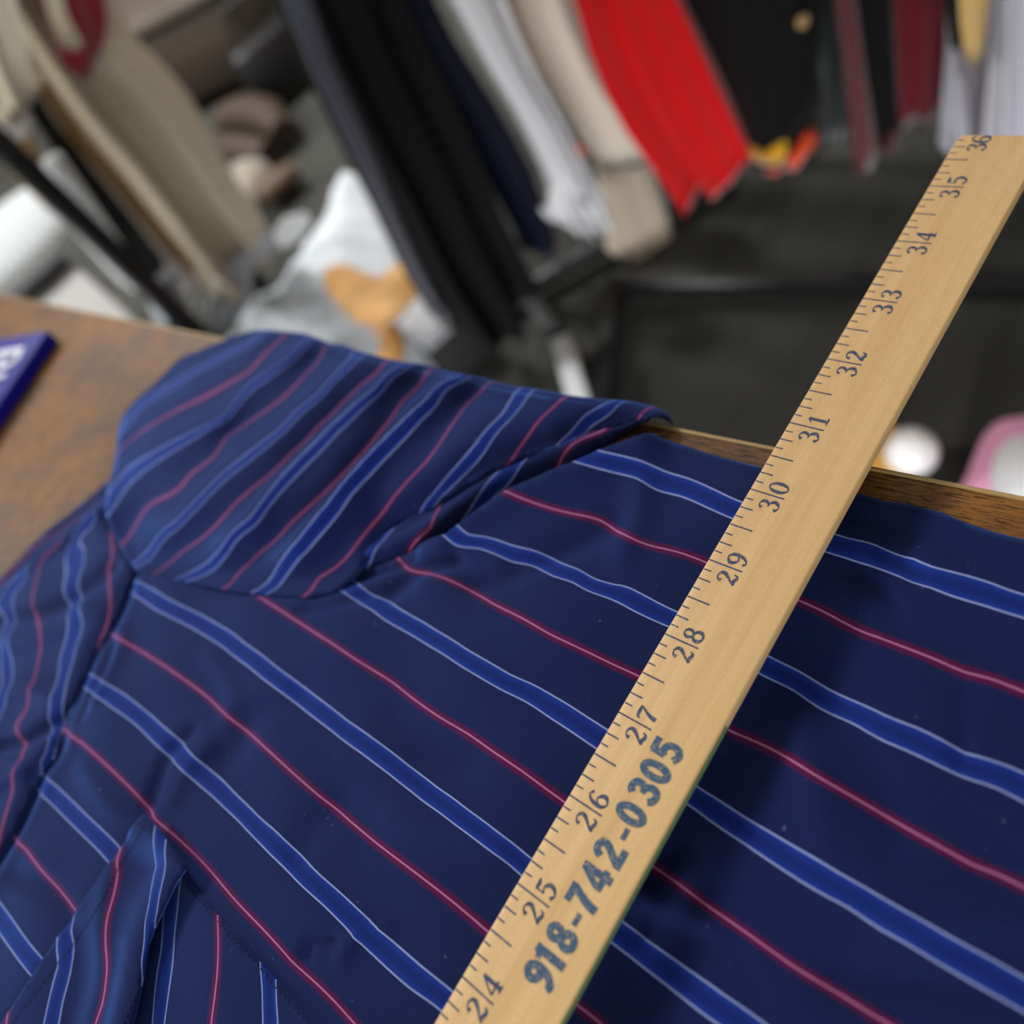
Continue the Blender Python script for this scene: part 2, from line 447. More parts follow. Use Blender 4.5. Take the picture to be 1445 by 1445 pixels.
# ------------------------------------------------------------------ creases: (traced line, width px, height mm)
A_CREASES = [
 ([(158,905),(140,955),(118,1000),(108,1020)], 7, -1.5), ([(176,900),(158,950),(136,990)], 9, .9),
 ([(268,1030),(236,1062),(215,1110),(205,1140)], 9, -1.3), ([(292,1050),(262,1085),(240,1130)], 10, .7),
 ([(640,792),(600,800),(572,812),(545,836)], 16, -2.2), ([(860,735),(820,760),(740,800),(670,822)], 22, -1.4),
 ([(905,690),(900,730),(880,780)], 20, 1.3), ([(470,1326),(440,1330),(428,1352)], 7, -1.2), ([(545,1310),(500,1322),(478,1350)], 9, .9),
 ([(520,835),(470,850),(430,858)], 12, -1.2), ([(700,800),(640,815),(600,825)], 14, .9),
 ([(1445,1425),(1340,1402),(1250,1392),(1180,1380)], 20, -1.8), ([(1445,1300),(1360,1290),(1260,1300)], 26, .9),
 ([(1360,965),(1358,1010),(1356,1060)], 14, -1.1), ([(1040,1400),(1000,1350),(950,1300)], 26, -1.0),
 ([(990,1310),(940,1280),(905,1262)], 22, 1.6), ([(960,1225),(930,1280),(905,1330)], 12, 1.2),
 ([(1300,735),(1270,765),(1290,800)], 14, -.8), ([(1205,790),(1250,830),(1262,870)], 16, -1.0),
 ([(420,985),(360,1010),(330,1050),(310,1075)], 20, -1.0), ([(300,930),(330,980),(320,1020)], 16, .7),
 ([(560,1015),(600,1060),(650,1080)], 30, -.8), ([(480,1130),(440,1170),(420,1210)], 22, -.8), ([(700,1200),(640,1170),(560,1150)], 28, .8),
 ([(120,1085),(150,1130),(200,1180)], 16, .7), ([(20,1230),(80,1260),(100,1300)], 14, -.7),
 ([(1180,1010),(1240,1100),(1260,1180)], 34, -.9), ([(1120,1010),(1150,1100),(1160,1180)], 30, .9),
]
C_CREASES = [
 ([(0,1055),(40,1045),(80,1020),(100,1010)], 10, -2.2), ([(-20,880),(30,872),(80,860),(140,820),(160,800)], 12, -1.6),
 ([(0,985),(40,975),(70,985)], 12, 1.0), ([(20,910),(80,890),(130,860)], 14, 1.4), ([(0,1110),(40,1085),(60,1075)], 10, 1.3),
 ([(-20,840),(40,800),(64,780),(98,757),(128,733),(150,720)], 8, 2.0),
]

def crease(X, lst):
    q = nom(X); h = np.zeros(len(X))
    for line, w, a in lst:
        d, _ = seg_dist(q, catmull(line, 5))
        h += a*.0016*np.exp(-(d/w)**2)
    return h

def wave(X, s=0.0):
    x, y = X[:, 0], X[:, 1]
    return (np.sin(x*61+y*37+1.3+s)+np.sin(-x*47+y*73+.4+s*2)+.6*np.sin(x*131-y*89+s)+.5*np.sin(x*97+y*151+2.0))*.00042

def sstep(x, a, b):
    t = np.clip((x-a)/(b-a), 0, 1); return t*t*(3-2*t)

def rul_local(X):
    d = X-RUL_O[:2]; c, s = math.cos(RUL_A), math.sin(RUL_A)
    # world -> yardstick frame, inches (x across, y along)
    return np.stack([(d[:, 0]*c-d[:, 1]*s)/.0254, (d[:, 0]*s+d[:, 1]*c)/.0254+28], 1)

CREST_R = catmull(CREST[9:], 4); CREST_L = catmull(CREST[:10], 4); SEAM_C = catmull(SEAM, 3); HEM_C = catmull(HEM, 3)
def hA(X):
    q = nom(X)
    r = rul_local(X)
    h = .0078+wave(X)*1.3+crease(X, A_CREASES)
    h = h-.0050*sstep(r[:, 0], .40, 1.2)                     # lower on the right of the stick
    dc, _ = seg_dist(q, CREST_R)
    h = h+.0068*np.exp(-(dc/38)**2)*(1-sstep(q[:, 0], 905, 960))*sstep(q[:, 0], 560, 640)
    dl, _ = seg_dist(q, CREST_L)
    h = h-.0035*np.exp(-(dl/10)**2)*sstep(q[:, 0], 150, 200)*(1-sstep(q[:, 0], 600, 660))
    ds, _ = seg_dist(q, SEAM_C)
    h = h-.0022*np.exp(-(ds/8)**2)+.0006*np.exp(-((ds-16)/7)**2)
    dh, _ = seg_dist(q, HEM_C)
    h = h-.0040*np.exp(-(dh/30)**2)*sstep(q[:, 0], 1060, 1200)+.0010*np.exp(-((dh-7)/5)**2)*sstep(q[:, 0], 1000, 1200)
    lim = .764-.0040-ZT
    under = sstep(r[:, 0], -.25, -.05)*(1-sstep(r[:, 0], 1.12, 1.3))*(r[:, 1] < 31.6)
    h = np.where(under > 0, np.minimum(h, lim-.0004*under), h)
    return np.maximum(h, .0016)

SIL_C = catmull(B_SIL, 3)
def hB0(X):
    q = nom(X); d, s = seg_dist(q, SIL_C)
    h = .0105+.0065*(1-np.exp(-(d/55)**2))
    dl, _ = seg_dist(q, CREST_L)
    h = h-.0100*np.exp(-(dl/46)**2)*(q[:, 0] < 620)
    dp, _ = seg_dist(q, catmull(B_LOW, 3))
    h = h-.0086*np.exp(-(dp/26)**2)*sstep(q[:, 0], 500, 560)*(1-.5*sstep(q[:, 0], 860, 915))
    return np.maximum(h, .002)

def hE(X):
    q = nom(X); dc, _ = seg_dist(q, catmull(CREST[7:], 4)); dp, _ = seg_dist(q, catmull(B_LOW, 3))
    h = .0078-.0062*np.exp(-(dc/14)**2)+.0012*np.exp(-((dc-24)/10)**2)-.0010*np.exp(-(dp/12)**2)
    return h-.003*sstep(q[:, 0], 850, 900)*0

def hC(X):
    q = nom(X); d, _ = seg_dist(q, catmull([(-120,905),(-60,858),(0,816),(18,798),(40,774),(76,740),(128,700),(148,682)], 3))
    ds, _ = seg_dist(q, SEAM_C)
    h = .0092+wave(X, 1.0)+crease(X, C_CREASES)-.0062*np.exp(-(d/20)**2)-.0026*np.exp(-(ds/9)**2)
    db, _ = seg_dist(q, [(163,672),(158,742),(196,797)])
    return np.maximum(h-.003*np.exp(-(db/10)**2), .002)

def hD(X):
    q = nom(X); d, s = seg_dist(q, [(212,1157),(236,1186),(264,1224),(230,1284),(208,1336),(196,1408),(180,1480),(160,1580)])
    return hA(X)+.0012+.0052*np.exp(-(d/34)**2)+crease(X, [([(165,1225),(150,1300),(148,1370),(130,1445)], 16, .9), ([(115,1320),(112,1380),(95,1445)], 12, -.3)])

def hG(X):
    return hA(X)+.0006
# ------------------------------------------------------------------ the shirt
shirt = thing('shirt', (-.2, -.12, ZT), 'navy shirt with blue bands and thin red pinstripes spread on the wooden table', 'shirt')
vA = np.array([.80, -.60])
body, evA = panel('front_panel', A_OUT, A_ST, hA, .0026, vA, shirt)
shoulder_probe = tps_fit(surf(np.vstack([np.array(p, float) for _, p in B_ST]), hB0)[:, :2],
                         np.concatenate([[u]*len(p) for u, p in B_ST]), 2e-4)
def hB(X):
    q = nom(X); u = shoulder_probe(X); d, _ = seg_dist(q, SIL_C); dl, _ = seg_dist(q, CREST_L)
    ph = (u-.02) % 1.0
    fall = sstep(ph, .02, .42); rise = sstep(ph, .42, 1.0)
    prof = 1-fall+rise                                          # crest on each blue band, steep on its right
    amp = .0074*np.exp(-((u-3.0)/.55)**2)+.0092*np.exp(-((u-4.0)/.55)**2)+.0052*np.exp(-((u-1.0)/.6)**2)+.0036*np.exp(-((u-2.0)/.5)**2)
    dp, _ = seg_dist(q, catmull(B_LOW, 3))
    amp = amp*(1-np.exp(-(dp/30)**2)*sstep(q[:, 0], 500, 560))
    fade = (1-np.exp(-(d/16)**2)*.65)*(1-np.exp(-(dl/42)**2))
    return np.maximum(hB0(X)+amp*(prof-.45)*fade, .002)
back, evB = panel('back_panel', B_OUT, B_ST, hB, .0022, np.array([.55, .83]), shirt)
fold, evE = panel('fold_strip', E_OUT, E_ST, hE, .0018, np.array([.55, .83]), shirt, 1e-3)
sleeve, evC = panel('sleeve', C_OUT, C_ST, hC, .0022, np.array([.2, -.98]), shirt, 5e-4)
plk, evD = panel('placket_flap', D_OUT, D_ST, hD, .0016, np.array([.1, -.99]), shirt, 5e-4)
und, evG = panel('placket_facing', G_OUT, G_ST, hG, .0018, np.array([.1, -.99]), shirt, 5e-4)

def skirt(name, line, hfun, drop, out, parent, ev, vdir):
    """the cloth edge turning down behind its visible rim, to the table or past the table's edge"""
    L = surf(catmull(line, 4), hfun)
    d = np.gradient(L[:, :2], axis=0); d /= np.linalg.norm(d, axis=1)[:, None]
    nn = np.stack([-d[:, 1], d[:, 0]], 1)
    rows = []; uv = []
    for t in np.linspace(0, 1, 7):
        a = t*math.pi/2
        xy = L[:, :2]+nn*(out*math.sin(a))
        z = L[:, 2]-.00005-drop(L)*(1-math.cos(a))
        rows.append(np.c_[xy, z]); uv.append(np.c_[ev(L[:, :2]+nn*out*t*1.5), xy @ np.asarray(vdir)])
    n = len(L); F = []
    for j in range(6):
        for i in range(n-1):
            F.append((j*n+i, j*n+i+1, (j+1)*n+i+1, (j+1)*n+i))
    return pydata(name, np.vstack(rows), F, FAB, parent, True, np.vstack(uv))
skirt('back_edge', B_SIL, hB, lambda L: np.where(L[:, 1] > .001, .03, L[:, 2]-ZT-.0012), .006, back, evB, [.55, .83])

def stitches(name, line, hfun, parent, gap=.0022, dash=.0014, lift=.00035):
    L = resample(surf(catmull(line, 6), hfun), gap, closed=False)
    b = MB()
    for p, q in zip(L[:-1], L[1:]):
        m = (p+q)/2; d = (q-p)/np.linalg.norm(q-p)
        b.tube([m-d*dash/2+[0, 0, lift*.3], m+[0, 0, lift], m+d*dash/2+[0, 0, lift*.3]], [.00010, .00016, .00010], 5)
    return b.build(name, STITCH, parent)
stitches('stitching', [(205,1166),(168,1222),(140,1278),(104,1332),(80,1362),(24,1436),(0,1470)], hD, plk)
stitches('stitching', [(268,1258),(289,1281),(318,1313),(357,1354),(389,1393),(420,1428),(450,1460)], hG, und)
stitches('stitching', [(197,1392),(184,1420),(172,1450)], hD, plk)

# ------------------------------------------------------------------ yardstick
def wood_stick():
    k = NT('pale_maple')
    v = k.obj((1, .035, 1)); w = k.obj((1, .35, 1))
    g = k.noise(v, 900, 4, .6); g2 = k.noise(v, 160, 3, .5); sp = k.noise(w, 3200, 3, .7)
    c = k.ramp(g2, [(.25, srgb(186, 152, 103)), (.55, srgb(199, 166, 117)), (.8, srgb(208, 176, 128))])
    c = k.mix(k.math('MULTIPLY', k.smooth(g, .45, .75), .36), c, srgb(186, 146, 94))
    c = k.mix(k.math('MULTIPLY', k.smooth(sp, .50, .72), .42), c, srgb(160, 120, 76))
    pit = k.smooth(k.noise(k.obj(), 190, 0), .835, .85)
    c = k.mix(k.math('MULTIPLY', pit, .6), c, srgb(110, 80, 50))
    k.bump(g, .00006, .6)
    return k.set(c, .46, .35)
def ink(name, rgb, wear):
    k = NT(name); n = k.noise(k.obj(), 2300, 2, .6)
    n2 = k.noise(k.obj(), 900, 2)
    f = k.math('MULTIPLY', k.smooth(k.math('ADD', k.math('MULTIPLY', n, .6), k.math('MULTIPLY', n2, .4)), .5, .68), wear)
    return k.set(k.mix(f, srgb(*rgb), srgb(188, 158, 112)), .6, .2)
WOOD_STICK = wood_stick(); INK = ink('blue_black_ink', (44, 62, 92), .55); INK2 = ink('worn_blue_ink', (48, 78, 104), .75)
GREEN = plain('green_edge_paint', (86, 106, 70), .6, .3, .3, 60)

rule = thing('yardstick', tuple(RUL_O), 'pale wooden yardstick with dark blue numerals laid across the striped shirt', 'yardstick')
IN = .0254; SW = 1.07*IN; ST = .0038
def rparent(o):
    o.parent = rule; o.matrix_parent_inverse = Matrix.Identity(4); return o
rule.rotation_euler = (0, 0, -RUL_A)
Y0, Y1 = (0-28)*IN, (35.98-28)*IN
bm = bmesh.new()
prof = [(0, Y0), (SW, Y0)]
rr = .0028
out = [(rr, Y0), (SW-rr, Y0), (SW, Y0+rr), (SW, Y1-rr)] + [(SW-rr+rr*math.cos(a), Y1-rr+rr*math.sin(a)) for a in (math.pi/6, math.pi/3, math.pi/2)] + \
      [(rr+rr*math.cos(a), Y1-rr+rr*math.sin(a)) for a in (math.pi/2, 2*math.pi/3, 5*math.pi/6, math.pi)] + [(0, Y0+rr)]
f = bm.faces.new([bm.verts.new((x, y, 0)) for x, y in out])
if f.normal.z < 0: f.normal_flip()
r = bmesh.ops.extrude_face_region(bm, geom=[f])
bmesh.ops.translate(bm, verts=[v for v in r['geom'] if isinstance(v, bmesh.types.BMVert)], vec=(0, 0, -ST))
es = [e for e in bm.edges if abs(e.verts[0].co.z-e.verts[1].co.z) < 1e-6]
bmesh.ops.bevel(bm, geom=es, offset=.00045, segments=3, affect='EDGES', profile=.5)
bmesh.ops.recalc_face_normals(bm, faces=bm.faces)
me = bpy.data.meshes.new('stick'); bm.to_mesh(me); bm.free()
me.polygons.foreach_set('use_smooth', [True]*len(me.polygons)); me.set_sharp_from_angle(angle=math.radians(35))
rparent(link('stick', me, WOOD_STICK))
# green paint left along the lower right-hand side
gp = MB(); ya = (18-28)*IN; yb = (27.4-28)*IN
gp.box((SW+.00005, (ya+yb)/2, -.0021), (.0002, yb-ya, .0022))
rparent(gp.build('edge_paint', GREEN, None))

# stroke glyphs: lists of (x, y, width); height 1, width .62
def arc(cx, cy, rx, ry, a0, a1, w0, w1, n=7):
    return [(cx+rx*math.cos(math.radians(a0+(a1-a0)*i/n)), cy+ry*math.sin(math.radians(a0+(a1-a0)*i/n)), w0+(w1-w0)*(.5-.5*math.cos(2*math.pi*i/n))) for i in range(n+1)]
def ring(cx, cy, rx, ry, thin, thick, n=14):
    return [(cx+rx*math.cos(2*math.pi*i/n), cy+ry*math.sin(2*math.pi*i/n), thin+(thick-thin)*math.cos(2*math.pi*i/n)**2) for i in range(n+1)]
SIX = [[(.50,.84,.12),(.45,.94,.08),(.34,.97,.06),(.17,.80,.11),(.09,.42,.14),(.14,.16,.11),(.32,.03,.06),(.53,.18,.13),(.53,.38,.13),(.34,.57,.06),(.15,.44,.07)]]
GLY = {
 '0': [ring(.31,.5,.23,.47,.06,.14)],
 '1': [[(.31,.98,.13),(.31,.5,.13),(.31,.03,.13)],[(.10,.80,.05),(.20,.86,.06),(.31,.97,.09)],[(.10,.03,.06),(.52,.03,.06)]],
 '2': [[(.10,.72,.15),(.13,.88,.08),(.31,.97,.06),(.48,.86,.12),(.49,.68,.14),(.34,.44,.10),(.16,.22,.07),(.07,.06,.06)],[(.07,.07,.10),(.22,.13,.13),(.38,.07,.13),(.52,.08,.08),(.57,.24,.05)]],
 '3': [[(.10,.80,.15),(.17,.93,.07),(.32,.97,.06),(.47,.86,.12),(.47,.68,.13),(.34,.55,.06),(.22,.53,.05)],[(.22,.53,.05),(.38,.51,.06),(.52,.38,.13),(.53,.20,.14),(.38,.05,.07),(.22,.03,.06),(.10,.18,.15)]],
 '4': [[(.42,.98,.07),(.22,.62,.06),(.03,.27,.06)],[(.03,.27,.08),(.60,.27,.08)],[(.42,.98,.13),(.42,.5,.13),(.42,.03,.13)],[(.26,.03,.06),(.58,.03,.06)]],
 '5': [[(.14,.92,.11),(.34,.91,.13),(.54,.96,.08)],[(.14,.95,.06),(.13,.72,.05),(.12,.52,.05)],[(.12,.52,.05),(.30,.62,.07),(.50,.50,.13),(.54,.30,.14),(.42,.09,.09),(.24,.03,.06),(.10,.16,.14)]],
 '6': SIX,
 '7': [[(.06,.74,.05),(.09,.90,.08),(.30,.92,.13),(.58,.92,.09)],[(.57,.92,.06),(.40,.58,.09),(.29,.28,.14),(.26,.03,.16)]],
 '8': [ring(.31,.75,.18,.22,.07,.12), ring(.31,.27,.23,.24,.07,.14)],
 '9': [[(.62-x, 1-y, w) for x, y, w in s] for s in SIX],
}
SIXB = [[(.48,.86,.2),(.34,.90,.2),(.16,.66,.2),(.12,.36,.2),(.20,.15,.2),(.34,.10,.2),(.47,.20,.2),(.48,.36,.2),(.34,.50,.2),(.18,.42,.2)]]
BOLD = {
 '0': [[(x, y, .2) for x, y, w in ring(.31,.5,.19,.40,1,1,18)]],
 '1': [[(.33,1,.22),(.33,.5,.22),(.33,0,.22)],[(.08,.80,.14),(.22,.84,.16),(.33,.94,.18)]],
 '2': [[(.10,.68,.2),(.16,.84,.2),(.32,.90,.2),(.47,.80,.2),(.45,.62,.2),(.30,.40,.2),(.12,.14,.2)],[(.02,.10,.2),(.60,.10,.2)]],
 '3': [[(.11,.80,.19),(.20,.89,.2),(.34,.90,.2),(.46,.80,.2),(.45,.63,.2),(.33,.53,.18),(.22,.53,.18)],[(.28,.53,.18),(.42,.48,.2),(.49,.32,.2),(.44,.15,.2),(.30,.10,.2),(.16,.14,.2),(.08,.26,.19)]],
 '4': [[(.40,.94,.16),(.22,.62,.16),(.08,.32,.16)],[(.02,.26,.18),(.62,.26,.18)],[(.42,1,.21),(.42,.5,.21),(.42,0,.21)]],
 '5': [[(.12,.90,.2),(.56,.90,.2)],[(.17,.95,.19),(.16,.72,.19),(.14,.50,.18)],[(.14,.52,.17),(.30,.60,.19),(.45,.52,.2),(.49,.34,.2),(.43,.16,.2),(.28,.10,.2),(.10,.20,.2)]],
 '6': SIXB, '7': [[(.03,.90,.2),(.58,.90,.2)],[(.49,.90,.19),(.34,.52,.21),(.27,.26,.22),(.24,0,.22)]],
 '8': [[(x, y, .19) for x, y, w in ring(.31,.72,.16,.18,1,1)], [(x, y, .2) for x, y, w in ring(.31,.28,.19,.19,1,1)]],
 '9': [[(.62-x, 1-y, w) for x, y, w in s] for s in SIXB],
 '-': [[(.06,.36,.15),(.42,.36,.15)]],
}
def ribbon(V, F, pts, to3, n=6):
    """a flat brush stroke of varying width; to3 maps glyph space to the face it is printed on"""
    P = np.asarray(pts, float)
    C = catmull(P, n) if len(P) > 2 else resample(P, np.linalg.norm(P[1, :2]-P[0, :2])/4, closed=False)
    d = np.gradient(C[:, :2], axis=0); d /= np.maximum(np.linalg.norm(d, axis=1)[:, None], 1e-9)
    nn = np.stack([-d[:, 1], d[:, 0]], 1)
    b = len(V)
    for i, (c, q) in enumerate(zip(C, nn)):
        for sg in (.5, -.5):
            x, y, z = to3(*(c[:2]+sg*q*c[2])); V.append((x, y, z+i*3e-7))
    for i in range(len(C)-1):
        F.append((b+2*i, b+2*i+1, b+2*i+3, b+2*i+2))
    return V, F
EPS = .00004
def up_faces(o):
    bm = bmesh.new(); bm.from_mesh(o.data)
    bmesh.ops.reverse_faces(bm, faces=[f for f in bm.faces if f.normal.z < 0]); bm.to_mesh(o.data); bm.free(); return o
V, F = [], []
rnd = random.Random(3)
def tick(y, x0, x1, w):
    y += rnd.uniform(-.003, .003)
    to3 = lambda a, b_: ((a)*IN, (b_-28)*IN, EPS)
    ribbon(V, F, [(x0, y, w), (x1, y+rnd.uniform(-.003, .003), w*1.1)], to3)
for n in range(0, 36):
    for e in range(8):
        y = n+e/8
        if y < .05: continue
        if e == 0: tick(y, .005, .43, .018)
        elif e == 4: tick(y, .012, .29, .018)
        elif e % 2 == 0: tick(y, .01, .165, .017)
        else: tick(y, .012, .105, .016)
rparent(up_faces(pydata('inch_marking', V, F, INK, None, False)))
def digit(ch, y0, top=.19, base=.425, w=.15, table=GLY, fat=1.3):
    h = base-top
    for q_, s in enumerate(table[ch]):
        to3 = lambda gx, gy: ((base-gy*h)*IN, (y0+gx*w/.62-28)*IN, EPS*(1.2+.5*q_))
        ribbon(V, F, [(a, b_, c*fat) for a, b_, c in s], to3)
for n in range(1, 37):
    s = str(n); V, F = [], []
    if n == 36: digit('3', 35.66); digit('6', 35.815)
    elif len(s) == 2: digit(s[0], n-.205); digit(s[1], n+.042)
    else: digit(s, n+.042)
    rparent(up_faces(pydata('printed_numeral', V, F, INK, None, False)))
V, F = [], []
for ch, y in zip('918-742-0305', (24.36, 24.545, 24.755, 24.985, 25.145, 25.385, 25.645, 25.895, 26.065, 26.325, 26.55, 26.79)):
    digit(ch, y, .512, .860, .210, BOLD, 1.12)
rparent(up_faces(pydata('stamped_print', V, F, INK2, None, False)))

# ------------------------------------------------------------------ table
def rustic():
    k = NT('rustic_brown_board')
    v = k.obj((.10, 1, 1)); w = k.obj((.35, 1, 1))
    g = k.noise(v, 1300, 5, .7); big = k.noise(w, 9, 3, .6); bl = k.noise(k.obj(), 26, 4, .6)
    c = k.ramp(big, [(.30, srgb(70, 48, 33)), (.46, srgb(106, 70, 36)), (.60, srgb(136, 92, 40)), (.76, srgb(92, 70, 50))])
    c = k.mix(k.math('MULTIPLY', k.smooth(bl, .48, .68), .6), c, srgb(72, 60, 52))
    c = k.mix(k.math('MULTIPLY', k.smooth(g, .46, .60), .85), c, srgb(34, 21, 14))
    k.bump(g, .00025, .5)
    return k.set(c, .55, .18)
WOOD = rustic()
EDGE = plain('tan_edge_strip', (150, 124, 78), .5, .4, .15, 30)
BLACK = plain('black_powder_coat', (16, 16, 18), .45, .4, .2, 60)
tx0, tx1, ty0 = -1.02, .95, -.88
table = thing('table', (-.15, -.44, 0), 'long brown rustic wood-grain table the shirt lies on', 'table')
MB().box(((tx0+tx1)/2, (ty0-.0014)/2, ZT-.0125), (tx1-tx0, -ty0-.0014, .025)).build('tabletop', WOOD, table, False)
MB().box(((tx0+tx1)/2, -.0007, ZT-.0124), (tx1-tx0, .0014, .0256), bevel=.0004).build('edge_strip', EDGE, table)
for x in (tx0+.06, tx1-.06):
    for y in (ty0+.06, -.09):
        MB().box((x, y, .3625), (.04, .04, .725), bevel=.003).build('leg', BLACK, table)
for y in (ty0+.06, -.09):
    MB().box(((tx0+tx1)/2, y, .705), (tx1-tx0-.16, .03, .04), bevel=.003).build('apron', BLACK, table)

# ------------------------------------------------------------------ blue box at the left of the table
BLUE = plain('glossy_blue_card', (16, 18, 132), .6, .15, .08, 20)
CYAN = plain('cyan_card', (60, 170, 215), .4, .4, .05)
LETTER = plain('pale_print', (205, 208, 224), .45, .3, .06)
BH = .010
p0 = at_z([(68, 466)], ZT+BH)[0]; p1 = at_z([(0, 566)], ZT+BH)[0]
dx = p1-p0; dx[2] = 0; dx /= np.linalg.norm(dx)
dyv = np.array([dx[1], -dx[0], 0])
if (at_z([(0, 400)], ZT+BH)[0]-p0) @ dyv < 0: dyv = -dyv
LX, LY = .32, .105
ctr = p0+dx*LX/2+dyv*LY/2
ang = math.atan2(dx[1], dx[0])
box = thing('carton', (ctr[0], ctr[1], ZT), 'small glossy blue carton with pale lettering lying on the left end of the table', 'box')
MB().box((ctr[0], ctr[1], ZT+BH/2+.0003), (LX, LY, BH), rz=ang, bevel=.0015).build('carton_body', BLUE, box)
e = p0+dx*LX/2+dyv*(LY-.006)
MB().box((e[0], e[1], ZT+BH+.0005), (LX-.004, .010, .0006), rz=ang).build('cyan_band', CYAN, box)
# hand-drawn letters, baseline parallel to the near edge, reading away from the viewer's left
LET = {
 'R': [[(.1,0,.16),(.12,.5,.16),(.14,1,.16)],[(.14,.95,.14),(.45,.9,.15),(.5,.7,.16),(.36,.52,.14),(.14,.5,.12)],[(.3,.5,.14),(.45,.25,.15),(.6,0,.15)]],
 'o': [[(x, y, .15) for x, y, w in ring(.3,.33,.21,.28,1,1)]],
 'u': [[(.08,.62,.15),(.1,.2,.15),(.26,.06,.14),(.44,.2,.14),(.48,.62,.15)],[(.48,.62,.15),(.5,.05,.15)]],
 'n': [[(.1,.62,.15),(.1,.05,.15)],[(.1,.45,.12),(.26,.6,.14),(.44,.48,.15),(.46,.05,.15)]],
 'd': [[(x, y, .15) for x, y, w in ring(.28,.33,.2,.28,1,1)],[(.5,1,.15),(.5,.04,.15)]],
 'm': [[(.1,.62,.14),(.1,.05,.14)],[(.1,.45,.12),(.22,.6,.13),(.33,.48,.14),(.34,.05,.14)],[(.34,.45,.12),(.46,.6,.13),(.57,.48,.14),(.58,.05,.14)]],
 'P': [[(.1,0,.16),(.12,.5,.16),(.14,1,.16)],[(.14,.95,.14),(.45,.9,.15),(.5,.7,.16),(.36,.5,.14),(.14,.46,.12)]],
 'r': [[(.1,.62,.15),(.1,.05,.15)],[(.1,.42,.12),(.24,.6,.13),(.42,.56,.14)]],
}
V, F = [], []
def word(s, xend, y, h):
    n = len(s); w = h*.62
    for i, ch in enumerate(s):
        x0 = xend-(n-i)*w                            # along the near edge, measured back from the corner
        for st in LET[ch]:
            def to3(gx, gy):
                q = p0-dx*(x0+gx*h*.95)+dyv*(y+gy*h)
                return (q[0], q[1], ZT+BH+.0009)
            ribbon(V, F, st, to3)
word('Round', -.010, .012, .034)
word('Prom', -.014, .058, .028)
up_faces(pydata('lettering', V, F, LETTER, box, False))
# ------------------------------------------------------------------ room shell
def carpet():
    k = NT('charcoal_carpet'); v = k.obj()
    a = k.noise(v, 5, 4); b = k.noise(v, 420, 2, .7); s = k.noise(k.obj((1, .08, 1), (0, 0, .5)), 26, 2)
    f = k.math('ADD', k.math('MULTIPLY', a, .35), k.math('ADD', k.math('MULTIPLY', b, .4), k.math('MULTIPLY', s, .25)))
    k.bump(b, .003, .8)
    return k.set(k.ramp(f, [(.3, srgb(34, 34, 33)), (.5, srgb(52, 52, 49)), (.7, srgb(70, 70, 65))]), .95, .15)
PAINT = plain('off_white_paint', (176, 172, 164), .8, .3, .03, 3)
rx0, rx1, ry0, ry1, rh = -7.0, 3.0, -3.0, 4.2, 2.75
def slab(name, c, size, mat):
    o = MB().box(c, size).build(name, mat, None, False)
    return tag(o, kind='structure')
slab('floor', ((rx0+rx1)/2, (ry0+ry1)/2, -.03), (rx1-rx0, ry1-ry0, .06), carpet())
slab('ceiling', ((rx0+rx1)/2, (ry0+ry1)/2, rh+.03), (rx1-rx0+.2, ry1-ry0+.2, .06), PAINT)
slab('wall_left', (rx0-.05, (ry0+ry1)/2, rh/2), (.1, ry1-ry0, rh), PAINT)
slab('wall_right', (rx1+.05, (ry0+ry1)/2, rh/2), (.1, ry1-ry0, rh), PAINT)
slab('wall_back', ((rx0+rx1)/2, ry1+.05, rh/2), (rx1-rx0+.2, .1, rh), PAINT)
slab('wall_front', ((rx0+rx1)/2, ry0-.05, rh/2), (rx1-rx0+.2, .1, rh), PAINT)

# ------------------------------------------------------------------ vertical planes the hanging things are traced on
NH = np.array([RW[2, 0], RW[2, 1], 0]); NH /= np.linalg.norm(NH)
SH = np.array([NH[1], -NH[0], 0])                      # to the photo's right
def facing(D): return (CAM+NH*D, NH, SH)
r2a = math.radians(6.1); R2D = np.array([math.cos(r2a), math.sin(r2a), 0]); R2N = np.array([-math.sin(r2a), math.cos(r2a), 0])
R2P = at_z([(1150, 402)], .02)[0]
def on_rack(off): return (R2P+R2N*off, R2N, R2D)

